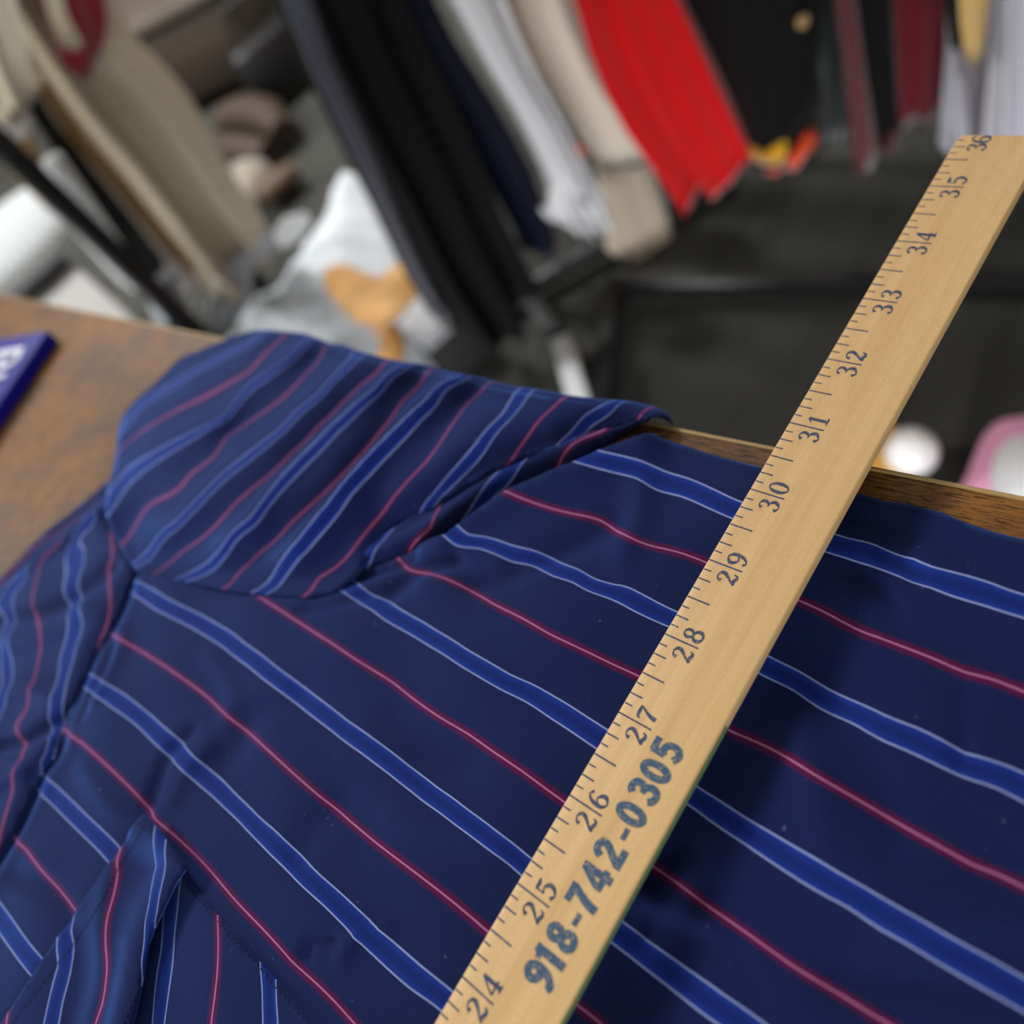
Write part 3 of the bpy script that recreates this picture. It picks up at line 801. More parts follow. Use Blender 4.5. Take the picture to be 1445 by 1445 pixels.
def hung(name, plane, left, right, hem, mat, parent, T=.05, folds=3, amp=.35, ztop=1.40, half=.21, rows=34, cols=40, phase=0., zcap=None):
    """a hanging cloth: traced side edges and hem on a vertical plane, carried up out of the picture to a pair of shoulders"""
    p0, n, s = plane
    def sz(px):
        P = at_plane(px, p0, n); return np.stack([(P-p0) @ s, P[:, 2]], 1)
    Lr, Rr, Hm = sz(left), sz(right), sz(hem)
    Lr = Lr[np.argsort(Lr[:, 1])]; Rr = Rr[np.argsort(Rr[:, 1])]
    zl, zr = Lr[-1, 1], Rr[-1, 1]
    zt = max(ztop, zl+.1, zr+.1) if zcap is None else zcap
    mid = (Lr[-1, 0]+Rr[-1, 0])/2+.02
    cur = (Rr[-1, 0]-Lr[-1, 0])/2
    hf = max(half, cur*.9) if half else cur
    def edge(A, sg, z):
        z = np.asarray(z, float); r = np.interp(z, A[:, 1], A[:, 0])
        if zcap is None:
            t = np.clip((z-A[-1, 1])/(zt-.08-A[-1, 1]), 0, 1)
            top = A[-1, 0]*(1-t)+(mid+sg*hf)*t
            sh = sstep(z, zt-.09, zt)
            top = top*(1-sh)+(mid+sg*.05)*sh
            r = np.where(z > A[-1, 1], top, r)
        return r
    o = np.argsort(Hm[:, 0]); hs, hz = Hm[o, 0], Hm[o, 1]
    c = np.linspace(0, 1, cols); V, F = [], []
    zb = hz.min()
    s_l0, s_r0 = edge(Lr, -1, zb), edge(Rr, 1, zb)
    zh = np.interp(np.interp(c, [0, 1], [hs[0], hs[-1]]), hs, hz)
    for j in range(rows):
        t = j/(rows-1)
        z = zh+(zt-zh)*t
        S = edge(Lr, -1, z)*(1-c)+edge(Rr, 1, z)*c
        if j == 0: S = np.interp(c, [0, 1], [hs[0], hs[-1]])
        w = np.sqrt(np.maximum(0, 1-(2*c-1)**2))**.7
        fo = amp*T*np.sin(2*math.pi*folds*c+phase+1.5*t)*(1-.75*t)+.3*amp*T*np.sin(2*math.pi*(2.3*folds)*c+3*t+phase)
        for sg in (-1, 1):
            dep = sg*T*w*(.75-.35*t) + fo*w*(1-.5*t)
            cc = range(cols) if sg < 0 else range(cols-2, 0, -1)
            for i in cc:
                V.append(p0*[1, 1, 0]+s*S[i]+n*dep[i]+[0, 0, z[i]])
    m = 2*cols-2
    for j in range(rows-1):
        for i in range(m):
            F.append((j*m+i, j*m+(i+1) % m, (j+1)*m+(i+1) % m, (j+1)*m+i))
    F.append(tuple(range((rows-1)*m, rows*m)))
    # inside of the hem closed a little way up
    b = len(V)
    for i in range(m): V.append(np.array(V[i])*[1, 1, 1]+[0, 0, .02])
    for i in range(m): F.append((i, b+i, b+(i+1) % m, (i+1) % m))
    F.append(tuple(range(b, b+m)))
    o = pydata(name, V, F, mat, parent)
    return fix_normals(o)

def top_at(plane, px): return at_plane([px], plane[0], plane[1])[0]
def garment(name, label, cat, plane, left, right, hem, mat, part='body', group=None, **kw):
    g = top_at(plane, hem[len(hem)//2])
    t = thing(name, (g[0], g[1], g[2]), label, cat, group)
    hung(part, plane, left, right, hem, mat, t, **kw)
    return t

CHROME = plain('grey_tube_metal', (150, 154, 160), .3, .5, .05, 20, .7)
WHITE_P = plain('white_plastic', (212, 216, 218), .45, .4, .04, 20)
C_BLACK = cloth('black_wool', (9, 9, 11), .15, .02); C_SHEEN = cloth('slate_sheen', (44, 47, 62), .15, .6)
C_NAVY = cloth('navy_wool', (12, 20, 46), .15, .05); C_WHITE = cloth('white_cotton', (226, 226, 230), .06)
C_BEIGE = cloth('beige_wool', (214, 203, 186), .08); C_TAUPE = cloth('taupe_knit', (176, 160, 142), .08)
C_RED = cloth('red_crepe', (206, 6, 12), .10); C_WINE = cloth('wine_crepe', (92, 12, 26), .12)
C_YELLOW = cloth('yellow_trim', (214, 158, 20), .1); C_ORANGE = cloth('orange_lining', (226, 70, 14), .1)
C_GREEN = cloth('bottle_green', (24, 36, 32)); C_TAN = cloth('tan_suede', (190, 158, 96), .1)
C_LILAC = cloth('pale_lilac_cotton', (186, 184, 194), .05); C_MAUVE = cloth('mauve_grey_jersey', (128, 118, 126), .08)
C_TRENCH = cloth('khaki_gabardine', (178, 166, 142), .08); C_CREAM = cloth('cream_cotton', (200, 190, 168), .07)
C_IVORY = cloth('ivory_lining', (214, 208, 204), .05); C_CAMEL = cloth('camel_lining', (158, 126, 78), .1)
C_GREY = cloth('silver_grey_satin', (150, 152, 158), .06, .5); C_PALEBLUE = cloth('pale_blue_cotton', (172, 178, 184), .05)
C_PINK = cloth('pink_plush', (206, 140, 172), .1); C_SCARF = cloth('dark_red_wool', (104, 18, 24), .1)

# ------------------------------------------------------------------ racks
def fl(px, z=.0): return at_z([px], z)[0]
lf = thing('floor_frame', tuple(fl((1150, 402))*[1, 1, 0]), 'low black square-tube frame lying on the carpet behind the yardstick', 'frame')
L0 = fl((866, 404), .035)
def along(a, d, k): return np.array(a)+np.array(d)*k
Lend = along(L0, R2D, 0); Rend = along(L0, R2D, 1.3)
MB().bar(along(Lend, R2D, -.013), along(Rend, R2D, .013), .026).build('long_bar', BLACK, lf)
fd = fl((852, 545), .035)-L0; fd[2] = 0; fd /= np.linalg.norm(fd)
for E_ in (Lend, Rend):
    MB().bar(along(E_, fd, .013), along(E_, fd, .34), .026).build('side_bar', BLACK, lf)
    for k in (.0, .33):
        MB().tube([along(E_, fd, k)-[0, 0, .035], along(E_, fd, k)-[0, 0, .012]], .014).build('rubber_foot', BLACK, lf)
B0 = fl((1108, 208), .035)
rk = thing('garment_rack', (B0[0]+.7, B0[1]+.08, 0), 'black clothes rack holding the red dress and the wine red clothes', 'clothes rack')
for k in (0, 1.5):
    E_ = along(B0, R2D, k)
    MB().bar(along(E_, R2N, -.02), along(E_, R2N, .45), .028).build('foot', BLACK, rk)
    MB().bar(along(E_, [0, 0, 1], .014), along(E_, [0, 0, 1], 1.63), .026).build('upright', BLACK, rk)
    for q in (0, .43):
        MB().tube([along(E_, R2N, q)-[0, 0, .035], along(E_, R2N, q)-[0, 0, .013]], .016).build('rubber_foot', BLACK, rk)
MB().tube([along(B0, [0, 0, 1], 1.62)-R2D*.35, along(B0, [0, 0, 1], 1.62)+R2D*1.6], .014).build('top_rail', BLACK, rk)

A0 = fl((588, 494), .035); A1 = fl((1040, 236), .035)
rd = (A1-A0)/np.linalg.norm(A1-A0)
Am = fl((735, 388), .035); Am = A0+rd*((Am-A0) @ rd)
rk1 = thing('garment_rack', tuple(Am*[1, 1, 0]), 'black T-shaped clothes rack under the long black coat, with white-ended floor bar', 'clothes rack')
MB().bar(A0, A1, .03).build('base_bar', BLACK, rk1)
q1 = fl((846, 590), .035)
MB().bar(Am+(q1-Am)*.04, q1, .03).build('cross_bar', BLACK, rk1)
w0, w1 = fl((794, 482), .04), fl((826, 590), .04)
MB().bar(w0, w1, .034, .030, .004).build('end_sleeve', WHITE_P, rk1)['label'] = 'white end sleeve'
MB().bar(Am, Am+np.array([0, 0, 1.62]), .028).build('upright', BLACK, rk1)
for E_ in (A0+rd*.03, A1-rd*.03):
    MB().tube([E_-[0, 0, .035], E_-[0, 0, .012]], .018).build('rubber_foot', BLACK, rk1)
MB().tube([Am-rd*.4+[0, 0, 1.62], Am+rd*.4+[0, 0, 1.62]], .014).build('top_rail', BLACK, rk1)

# ------------------------------------------------------------------ garments on the rack parallel to the table
G2 = 'clothes hanging on the rack parallel to the table'
garment('hanging_dress', 'bright red dress hanging with a pointed uneven hem between beige and black garments', 'dress', on_rack(.02),
        [(805,-20),(835,90),(872,155),(915,205),(955,252)], [(950,-20),(985,60),(1020,140),(1056,214)],
        [(955,252),(974,276),(986,268),(1000,246),(1018,232),(1036,242),(1052,240),(1062,228)], C_RED, group=G2, T=.04, folds=2.5, amp=.9)
t = garment('hanging_jacket', 'black jacket with a yellow hem band and orange lining, hanging right of the red dress', 'jacket', on_rack(.05),
        [(960,-20),(1000,60),(1038,140),(1062,200)], [(1168,-20),(1158,80),(1150,140),(1140,172)],
        [(1062,200),(1072,198),(1100,188),(1128,176),(1140,168)], C_BLACK, group=G2, T=.05, folds=2, amp=.12)
def patch(name, plane, px, off, mat, parent, th=.008):
    """a small flat piece of cloth lying on a garment"""
    p0, n, s = plane
    P = at_plane(px, p0-n*off, n); bm = bmesh.new()
    f = bm.faces.new([bm.verts.new(p) for p in P])
    r = bmesh.ops.extrude_face_region(bm, geom=[f])
    bmesh.ops.translate(bm, verts=[v for v in r['geom'] if isinstance(v, bmesh.types.BMVert)], vec=Vector(n*th))
    bmesh.ops.recalc_face_normals(bm, faces=bm.faces)
    me = bpy.data.meshes.new(name); bm.to_mesh(me); bm.free()
    return link(name, me, mat, parent)
hung('hem_band', on_rack(.05), [(1060,186),(1064,206)], [(1128,170),(1134,190)], [(1064,208),(1090,204),(1112,198),(1134,188)], C_YELLOW, t, T=.062, folds=1, amp=.1, zcap=top_at(on_rack(.05), (1095, 180))[2], rows=5, half=0)
hung('cuff', on_rack(.05), [(1060,196),(1068,222)], [(1134,170),(1140,186)], [(1070,226),(1094,216),(1122,202),(1140,188)], C_BLACK, t, T=.054, folds=1, amp=.1, zcap=top_at(on_rack(.06), (1100, 190))[2], rows=5, half=0)
hung('lining', on_rack(.040), [(1080,215),(1086,244)], [(1134,160),(1152,198)], [(1080,238),(1096,242),(1112,224),(1132,214),(1152,204)], C_ORANGE, t, T=.035, folds=1, zcap=top_at(on_rack(.040), (1112, 192))[2], rows=6, half=0)
patch('emblem', on_rack(.05), [(1124,30),(1130,26),(1138,27),(1139,36),(1133,41),(1125,40)], .066, C_CAMEL, t)
garment('hanging_skirt', 'very dark green skirt between the black jacket and the wine red clothes', 'skirt', on_rack(.16),
        [(1150,-20),(1158,80),(1164,185)], [(1215,-20),(1208,100),(1206,185)], [(1164,188),(1180,190),(1206,190)], C_GREEN, group=G2, T=.03)
t = garment('hanging_blouse', 'wine red top with a long narrow dangling sleeve reaching lowest of the wine clothes', 'top', on_rack(.08),
        [(1176,-20),(1190,90),(1200,170),(1208,232)], [(1203,-20),(1216,80),(1228,170),(1235,230)], [(1208,238),(1220,242),(1235,238)], C_WINE, part='sleeve', group=G2, T=.02, folds=1, half=.05)
t2 = garment('hanging_cardigan', 'black cardigan with a sleeve ending in a wine cuff, hanging between two wine red garments', 'cardigan', on_rack(.12),
        [(1200,-20),(1215,60),(1228,130),(1238,188)], [(1255,-20),(1258,60),(1262,130),(1266,184)], [(1238,190),(1250,194),(1266,188)], C_BLACK, group=G2, T=.025, folds=1.5, half=.1)
hung('cuff', on_rack(.118), [(1234,178),(1240,206)], [(1264,170),(1266,202)], [(1240,206),(1252,209),(1266,204)], C_WINE, t2, T=.027, zcap=top_at(on_rack(.118), (1250, 182))[2], rows=5, half=0)
garment('hanging_skirt', 'wine red skirt with a straight level hem beside pale lilac cloth', 'skirt', on_rack(.19),
        [(1236,-20),(1244,60),(1252,158)], [(1346,-20),(1338,80),(1330,156)], [(1252,162),(1290,162),(1330,160)], C_WINE, group=G2, T=.04, folds=2, amp=.15)
garment('hanging_shirt', 'mauve grey shirt partly hidden behind the white lilac one near the end of the yardstick', 'shirt', on_rack(.15),
        [(1342,-20),(1334,60),(1330,120),(1326,200)], [(1410,-20),(1405,100),(1400,200)], [(1326,206),(1350,215),(1400,225)], C_MAUVE, group=G2, T=.04, folds=2)
garment('hanging_shirt', 'pale lilac white shirt hanging farthest right, above the end of the yardstick', 'shirt', on_rack(.08),
        [(1398,-20),(1396,80),(1390,150),(1384,215)], [(1520,-20),(1525,100),(1530,240)], [(1384,225),(1430,240),(1480,250),(1530,255)], C_LILAC, group=G2, T=.05, folds=2.5)
garment('hanging_shirt', 'narrow pale lilac sleeve strip hanging left of the mauve grey shirt', 'shirt', on_rack(.12),
        [(1338,70),(1332,110),(1327,195)], [(1352,70),(1358,110),(1372,195)], [(1327,204),(1345,212),(1372,218)], C_LILAC, group=G2, T=.02, folds=1, half=.03)
garment('hanging_belt', 'tan strap hanging in front of the mauve and lilac shirts, top right', 'strap', on_rack(.02),
        [(1352,-20),(1356,40),(1362,72)], [(1398,-20),(1392,40),(1388,70)], [(1362,76),(1374,86),(1388,74)], C_TAN, group=G2, T=.014, folds=1, half=.03)
garment('hanging_scarf', 'thin black strip of cloth hanging between the wine skirt and the tan strap', 'scarf', on_rack(.05),
        [(1333,-20),(1337,30),(1342,58)], [(1354,-20),(1356,30),(1357,60)], [(1342,62),(1350,66),(1357,64)], C_BLACK, group=G2, T=.014, folds=1, half=.03)

# ------------------------------------------------------------------ garments on the diagonal rack
G1 = 'clothes hanging on the diagonal rack'
P1 = facing(1.14)
t = garment('hanging_coat', 'long black coat hanging lowest, its hem above the floor bar of the diagonal rack', 'coat', P1,
        [(378,-20),(430,100),(480,205),(530,300),(572,388),(604,440)], [(560,-20),(608,90),(658,190),(700,290),(738,370),(752,392)],
        [(604,440),(624,460),(645,456),(668,470),(690,478),(706,476),(714,440),(735,405),(752,394)], C_BLACK, group=G1, T=.06, folds=3, amp=.5)
hung('sheen_strip', facing(1.085), [(392,-20),(440,100),(490,205),(538,300),(580,388),(612,442)], [(432,-20),(470,90),(520,200),(560,300),(600,390),(634,450)],
     [(610,444),(622,456),(634,452)], C_SHEEN, t, T=.012, folds=1.5, half=.03)  # sheen on the coat's left side, put in as a slate-coloured strip
garment('hanging_trousers', 'dark navy trousers hanging just right of the long black coat', 'trousers', facing(1.24),
        [(540,-20),(600,80),(660,200),(712,300),(738,345)], [(600,-20),(640,58),(700,148),(745,230),(775,308),(784,340)],
        [(738,352),(760,354),(784,346)], C_NAVY, group=G1, T=.035, folds=1.5, amp=.5)
t = garment('hanging_dress', 'long white dress with a ruffled grey-white hem, hanging between navy trousers and beige coat', 'dress', facing(1.10),
        [(628,-20),(690,90),(738,168),(772,236),(786,270)], [(700,-20),(735,80),(786,170),(812,230),(828,262)],
        [(786,272),(805,275),(828,266)], C_WHITE, group=G1, T=.035, folds=2, amp=.7)
hung('ruffle', facing(1.10), [(778,236),(778,290),(782,312)], [(816,216),(838,260),(846,304)], [(780,314),(800,320),(822,312),(846,300)], C_WHITE, t, T=.045, folds=5, amp=.8, zcap=top_at(facing(1.10), (800, 240))[2], rows=8, half=0)
garment('hanging_scarf', 'black strip of cloth hanging between the white dress and the beige coat', 'scarf', facing(1.38),
        [(690,-20),(730,70),(780,160),(800,196)], [(730,-20),(760,70),(806,160),(822,196)], [(798,200),(812,202),(822,198)], C_BLACK, group=G1, T=.02, half=.05)
garment('hanging_scarf', 'rust orange scarf end showing between the white dress and the beige coat', 'scarf', facing(1.44),
        [(760,140),(782,176),(792,205)], [(812,140),(830,176),(836,205)], [(792,214),(815,218),(836,214)], C_ORANGE, group=G1, T=.02, half=.05)
t = garment('hanging_coat', 'beige coat with a turned-up hem and a long taupe sleeve end dangling below it', 'coat', facing(1.16),
        [(702,-20),(740,70),(790,150),(824,200),(840,228)], [(800,-20),(832,80),(872,140),(908,184)],
        [(840,230),(856,236),(876,230),(896,212),(910,190)], C_BEIGE, group=G1, T=.045, folds=1.2)
hung('sleeve', facing(1.19), [(842,190),(846,250),(852,310),(862,352)], [(898,180),(920,240),(938,300),(942,336)],
     [(860,356),(874,367),(892,368),(914,362),(932,350),(942,336)], C_TAUPE, t, T=.04, folds=.8, amp=.25, zcap=top_at(facing(1.19), (880, 195))[2], rows=12, half=0)

# ------------------------------------------------------------------ the left-hand rack with the khaki coat
G3 = 'clothes hanging on the left rack'
P3 = facing(1.62)
t = garment('hanging_coat', 'large khaki trench coat with a pale lining edge, hanging at the left', 'coat', P3,
        [(-60,-40),(20,95),(60,150),(110,220),(175,295),(230,360),(262,400)], [(130,-60),(190,52),(232,92),(272,140),(302,200),(332,252),(362,292),(380,325)],
        [(262,402),(290,414),(315,410),(345,380),(368,352),(380,328)], C_TRENCH, group=G3, T=.07, folds=2.2, amp=.45)
hung('camel_facing', facing(1.545), [(45,120),(100,200),(165,275),(225,345),(250,378)], [(70,120),(124,196),(188,268),(246,340),(276,376)], [(250,380),(262,392),(276,380)], C_CAMEL, t, T=.012, zcap=top_at(facing(1.545), (58, 118))[2], half=0)
hung('ivory_edge', facing(1.535), [(32,120),(86,205),(150,280),(212,350),(256,402)], [(46,118),(101,200),(166,275),(228,350),(288,402)], [(256,406),(280,416),(296,414)], C_IVORY, t, T=.012, zcap=top_at(facing(1.535), (40, 118))[2], half=0)
hung('hem_edge', facing(1.56), [(308,385),(312,414)], [(372,322),(388,342)], [(312,416),(335,404),(362,374),(388,344)], C_GREY, t, T=.03, folds=2, zcap=top_at(facing(1.56), (345, 352))[2], rows=5, half=0)
t = garment('hanging_scarf', 'dark red scarf draped over the khaki trench coat, top left', 'scarf', facing(1.50),
        [(40,-40),(66,20),(76,55),(92,92)], [(140,-40),(152,20),(150,50),(134,90)], [(90,96),(104,112),(122,118),(134,94)], C_SCARF, group=G3, T=.02, folds=1.5, half=.08)
hung('folded_strip', facing(1.475), [(58,-20),(72,30),(92,62)], [(84,-20),(98,26),(116,58)], [(92,66),(106,72),(116,62)], C_TRENCH, t, T=.01, zcap=top_at(facing(1.475), (66, -20))[2], half=0)
garment('hanging_jacket', 'cream jacket hanging at the far left in front of the khaki coat', 'jacket', facing(1.46),
        [(-120,-60),(-80,60),(-40,130)], [(10,-60),(36,50),(52,130)], [(-40,160),(0,172),(30,160),(52,134)], C_CREAM, group=G3, T=.04, folds=1.5)
garment('hanging_skirt', 'white and pale pink skirt hem below the cream jacket at the left edge', 'skirt', facing(1.52),
        [(-60,110),(-30,160),(-20,185)], [(36,110),(46,150),(46,176)], [(-20,186),(10,192),(30,192),(46,178)], C_IVORY, group=G3, T=.035, folds=2, half=.1)
t = garment('hanging_trousers', 'light brown trousers with a pale edge hanging left of the black ones', 'trousers', facing(1.56),
        [(-80,120),(-40,180),(20,250),(66,292)], [(30,120),(40,180),(64,230),(92,280)], [(66,296),(80,300),(92,284)], C_CAMEL, group=G3, T=.025, folds=1, half=.1)
hung('pale_edge', facing(1.525), [(-60,150),(-10,205),(40,262),(70,296)], [(-40,150),(8,203),(56,258),(84,290)], [(68,298),(76,301),(86,294)], C_IVORY, t, T=.012, half=.02)
garment('hanging_trousers', 'slim black trousers hanging along the lower edge of the khaki trench coat', 'trousers', facing(1.50),
        [(34,120),(48,172),(92,238),(150,318),(208,392)], [(48,120),(62,150),(116,218),(180,298),(240,380)], [(208,396),(226,402),(240,386)], C_BLACK, group=G3, T=.025, folds=1, half=.05)

PP = facing(1.36)
pb = at_plane([(272, 464)], PP[0], PP[1])[0]
rk3 = thing('garment_rack', (pb[0], pb[1], 0), 'black-posted clothes rack with white tubes, carrying the khaki trench coat', 'clothes rack')
MB().bar((pb[0], pb[1], .04), (pb[0], pb[1], 1.66), .030).build('upright', BLACK, rk3)
pe = pb+NH*.5+SH*.1
MB().bar((pe[0], pe[1], .04), (pe[0], pe[1], 1.66), .030).build('upright', BLACK, rk3)
MB().bar((pb[0], pb[1], .04)-NH*.12-SH*0, (pe[0], pe[1], .04)+NH*.12, .03).build('base_bar', BLACK, rk3)
MB().tube([(pb[0], pb[1], 1.64), (pe[0], pe[1], 1.64)], .014).build('top_rail', BLACK, rk3)
for a_, b_ in (((72, 222), (196, 402)), ((90, 292), (182, 392))):
    A_ = at_plane([a_], *facing(1.45)[:2])[0]; B_ = at_plane([b_], *facing(1.45)[:2])[0]
    MB().tube([A_, B_], .016).build('white_tube', WHITE_P, rk3)
for a_, b_ in (((318, 405), (352, 478)), ((302, 408), (296, 490)), ((352, 400), (300, 490))):
    A_ = at_plane([a_], *facing(1.66)[:2])[0]; B_ = at_plane([b_], *facing(1.66)[:2])[0]
    B_ = A_+(B_-A_)*(A_[2]-.010)/(A_[2]-B_[2])
    MB().tube([A_, B_], .010).build('tripod_leg', CHROME, rk3)
t = tag(hung('hanging_cloth', facing(1.42), [(196,392),(214,440),(236,480)], [(250,385),(272,440),(290,480)], [(236,484),(262,490),(290,484)], C_PALEBLUE, None, T=.03, zcap=top_at(facing(1.42), (225, 392))[2], half=0),
        'pale blue cloth hanging low beside the black post at the far table edge', 'cloth')
tag(patch('paper_tag', facing(1.50), [(384,330),(402,306),(432,300),(440,312),(424,338),(396,352)], 0, WHITE_P, None, .003), 'white paper tag hanging at the hem corner of the khaki trench coat', 'tag')

# ------------------------------------------------------------------ things on the floor
def heap(name, px, z, H, step, mat, parent=None, lam=.05, rough=.3, seed=0, base=0.):
    """a soft pile: an outline at height z, domed and lumpy, closed to the floor"""
    O = at_z(catmull(px, 5, True), z)[:, :2]
    c = O.mean(0); area = 0
    V, F, B = fill(O, step); nb = len(B)
    d = np.array([np.linalg.norm(B-v, axis=1).min() for v in V])
    rs = np.random.RandomState(seed); ph = rs.rand(6)*6
    bump = np.sin(V[:, 0]*23+ph[0])+np.sin(V[:, 1]*27+ph[1])+np.sin((V[:, 0]+V[:, 1])*41+ph[2])+np.sin((V[:, 0]-V[:, 1])*53+ph[3])
    h = z+H*(1-np.exp(-d/lam))*(1+rough*bump/4)
    P = [tuple(v)+(hh,) for v, hh in zip(V, h)]
    # skirt
    bd = [i for i in range(len(V)) if d[i] < 1e-6]
    order = sorted(range(len(B)), key=lambda i: i)
    idx = [int(np.argmin(np.linalg.norm(V-b, axis=1))) for b in B]
    n0 = len(P)
    for i in idx: P.append((V[i][0], V[i][1], base))
    F = list(F)
    m = len(idx)
    for k in range(m): F.append((idx[k], idx[(k+1) % m], n0+(k+1) % m, n0+k))
    F.append(tuple(n0+k for k in range(m)))
    return fix_normals(pydata(name, P, F, mat, parent))
tag(heap('clothes_pile', [(498,246),(520,262),(545,312),(572,372),(596,430),(575,475),(545,515),(500,560),(400,560),(320,520),(345,458),(385,420),(415,402),(432,362),(460,310),(478,270)], .10, .09, .02, C_PALEBLUE, None, .07, .35, 3),
    'crumpled heap of white and pale blue clothes on the floor beyond the table edge', 'clothes')
# tan ankle boots on the heap
TAN_L = plain('tan_leather', (220, 168, 106), .45, .4, .12, 30); SOLE = plain('light_sole', (206, 176, 140), .6, .3, .08, 30)
BROWN_L = plain('brown_leather', (42, 27, 16), .65, .4, .15, 20)
def boot(pts, z, rad, mat, label, group=None, toe=None, name='ankle_boot'):
    P = at_z(pts, z)
    b = thing(name, tuple(P[0]), label, 'boot', group)
    MB().tube([Vector(p) for p in catmull(P, 6)], list(np.interp(np.linspace(0, 1, (len(P)-1)*6+1), np.linspace(0, 1, len(P)), rad)), 20, True, (1, .8)).build('upper', mat, b)
    return b
zb = .24
b = boot([(586,384),(566,402),(546,420),(525,424),(500,410),(478,394),(466,386)], zb, [.032,.036,.040,.044,.036,.030,.016], TAN_L, 'tan leather ankle boot lying on the pale heap of clothes, toe to the left')
SP_ = at_z([(548,448),(520,432),(496,418),(474,402)], zb-.02)
MB().tube([Vector(p) for p in catmull(SP_, 4)], list(np.interp(np.linspace(0, 1, 13), [0, .3, .7, 1], [.020, .016, .022, .012])), 14, True, (1, .5)).build('sole', SOLE, b)
b = boot([(536,455),(550,472),(556,490),(548,512),(540,530)], .16, [.016,.022,.024,.026,.02], TAN_L, 'second tan boot showing only its side below the other one, beside the grey shoebox')
# grey shoebox
GREYC = plain('light_grey_card', (150, 150, 154), .7, .3, .05, 10); DKC = plain('dark_card', (40, 38, 38), .7, .3)
zb = .12
a0, a1, a3 = at_z([(548, 446)], zb)[0], at_z([(602, 396)], zb)[0], at_z([(580, 498)], zb)[0]
ux = a1-a0; lx = np.linalg.norm(ux); ux /= lx; uy = np.array([-ux[1], ux[0], 0])
if (a3-a0) @ uy < 0: uy = -uy
ly = abs((a3-a0) @ uy)
cc = a0+ux*lx/2+uy*ly/2; an = math.atan2(ux[1], ux[0])
bx = thing('shoebox', (cc[0], cc[1], 0), 'light grey shoebox on the floor beside the tan boots, below the black coat', 'box')
MB().box((cc[0], cc[1], zb/2-.008), (lx, ly, zb-.016), rz=an, bevel=.002).build('box_body', DKC, bx)
MB().box((cc[0], cc[1], zb-.012), (lx+.006, ly+.006, .024), rz=an, bevel=.003).build('lid', GREYC, bx)

# far-left corner: pale bin with a round white cushion
zb = .36
a0, a1 = at_z([(100, 352)], zb)[0], at_z([(232, 466)], zb)[0]
ux = a1-a0; lx = np.linalg.norm(ux); ux /= lx; uy = np.array([-ux[1], ux[0], 0])
if uy @ (at_z([(40, 420)], zb)[0]-a0) < 0: uy = -uy
PALE = plain('pale_grey_laminate', (122, 121, 120), .6, .3, .03, 6)
cc = a0+ux*(lx+.25)/2-ux*.02+uy*.20; an = math.atan2(ux[1], ux[0])
bx = thing('storage_cube', (cc[0], cc[1], 0), 'pale grey storage cube standing on the floor behind the blue carton', 'storage cube')
MB().box((cc[0], cc[1], (zb-.02)/2), (lx+.21, .32, zb-.02), rz=an, bevel=.004).build('carcass', PALE, bx)
MB().box((cc[0], cc[1], zb-.01), (lx+.25, .36, .02), rz=an, bevel=.004).build('top_board', PALE, bx)
zc = .40
O = at_z([(-30,330),(10,304),(50,300),(84,322),(92,350),(70,376),(30,398),(-20,404)], zc)
cz = O.mean(0); rr_ = np.linalg.norm(O[:, :2]-cz[:2], axis=1).mean()
cu = thing('cushion', (cz[0], cz[1], .36), 'round white cushion lying on the pale grey storage cube at the left edge', 'cushion')
MB().sphere((cz[0], cz[1], .36+.055), rr_, (1, 1, .055/rr_), 32).build('cover', cloth('off_white_cotton', (136, 140, 142), .05), cu)
MB().tube([(cz[0]+rr_*math.cos(q), cz[1]+rr_*math.sin(q), .415) for q in np.linspace(0, 2*math.pi, 33)], .004, 8, False).build('piping', plain('grey_piping', (120, 118, 112), .7), cu)

# dark things far behind
DARKB = plain('dark_brown_leatherette', (58, 48, 40), .55, .4, .15, 8)
def blockpx(px, z): return at_z([px], z)[0]
cA = blockpx((320, 120), .0)
cA = np.array([cA[0]-.15, cA[1]+.12, 0])
st = thing('ottoman', (cA[0], cA[1], 0), 'dark brown leatherette ottoman standing far back between the khaki coat and the black coat', 'ottoman')
MB().box((cA[0], cA[1], .16), (.72, .66, .24), rz=.45, bevel=.03).build('base', DARKB, st)
MB().box((cA[0], cA[1], .30), (.74, .68, .06), rz=.45, bevel=.035).build('seat_pad', DARKB, st)
for sx in (-.28, .28):
    for sy in (-.25, .25):
        q = Matrix.Rotation(.45, 2) @ Vector((sx, sy))
        MB().tube([(cA[0]+q.x, cA[1]+q.y, 0), (cA[0]+q.x, cA[1]+q.y, .05)], .018).build('leg', BLACK, st)
bg = blockpx((392, 78), .12)
hb = thing('handbag', (bg[0], bg[1], 0), 'black handbag standing on the floor in front of the dark ottoman', 'handbag')
MB().box((bg[0], bg[1], .10), (.26, .12, .20), rz=1.15, bevel=.03).build('bag_body', plain('black_leather', (14, 14, 16), .4, .5), hb)
MB().tube([(bg[0]-.04+.08*0, bg[1]-.08, .19), (bg[0]-.03, bg[1]-.06, .30), (bg[0]+.03, bg[1]+.06, .30), (bg[0]+.04, bg[1]+.08, .19)], .008).build('strap', plain('black_strap', (16, 16, 18), .5), hb)
boot([(316,168),(345,160),(378,164),(398,184)], .07, [.05,.062,.058,.034], BROWN_L, 'dark brown leather shoe farthest back on the carpet, right of the khaki coat', name='leather_shoe')
boot([(312,206),(345,210),(380,214)], .05, [.045,.05,.035], BROWN_L, 'dark brown leather shoe lying just in front of the farthest one', name='leather_shoe')
boot([(420,238),(402,252),(384,268),(370,282)], .05, [.03,.045,.046,.028], plain('mid_brown_leather', (64, 44, 25), .65, .4, .12, 20), 'mid brown shoe lying nearest the paper tag on the carpet', name='leather_shoe')
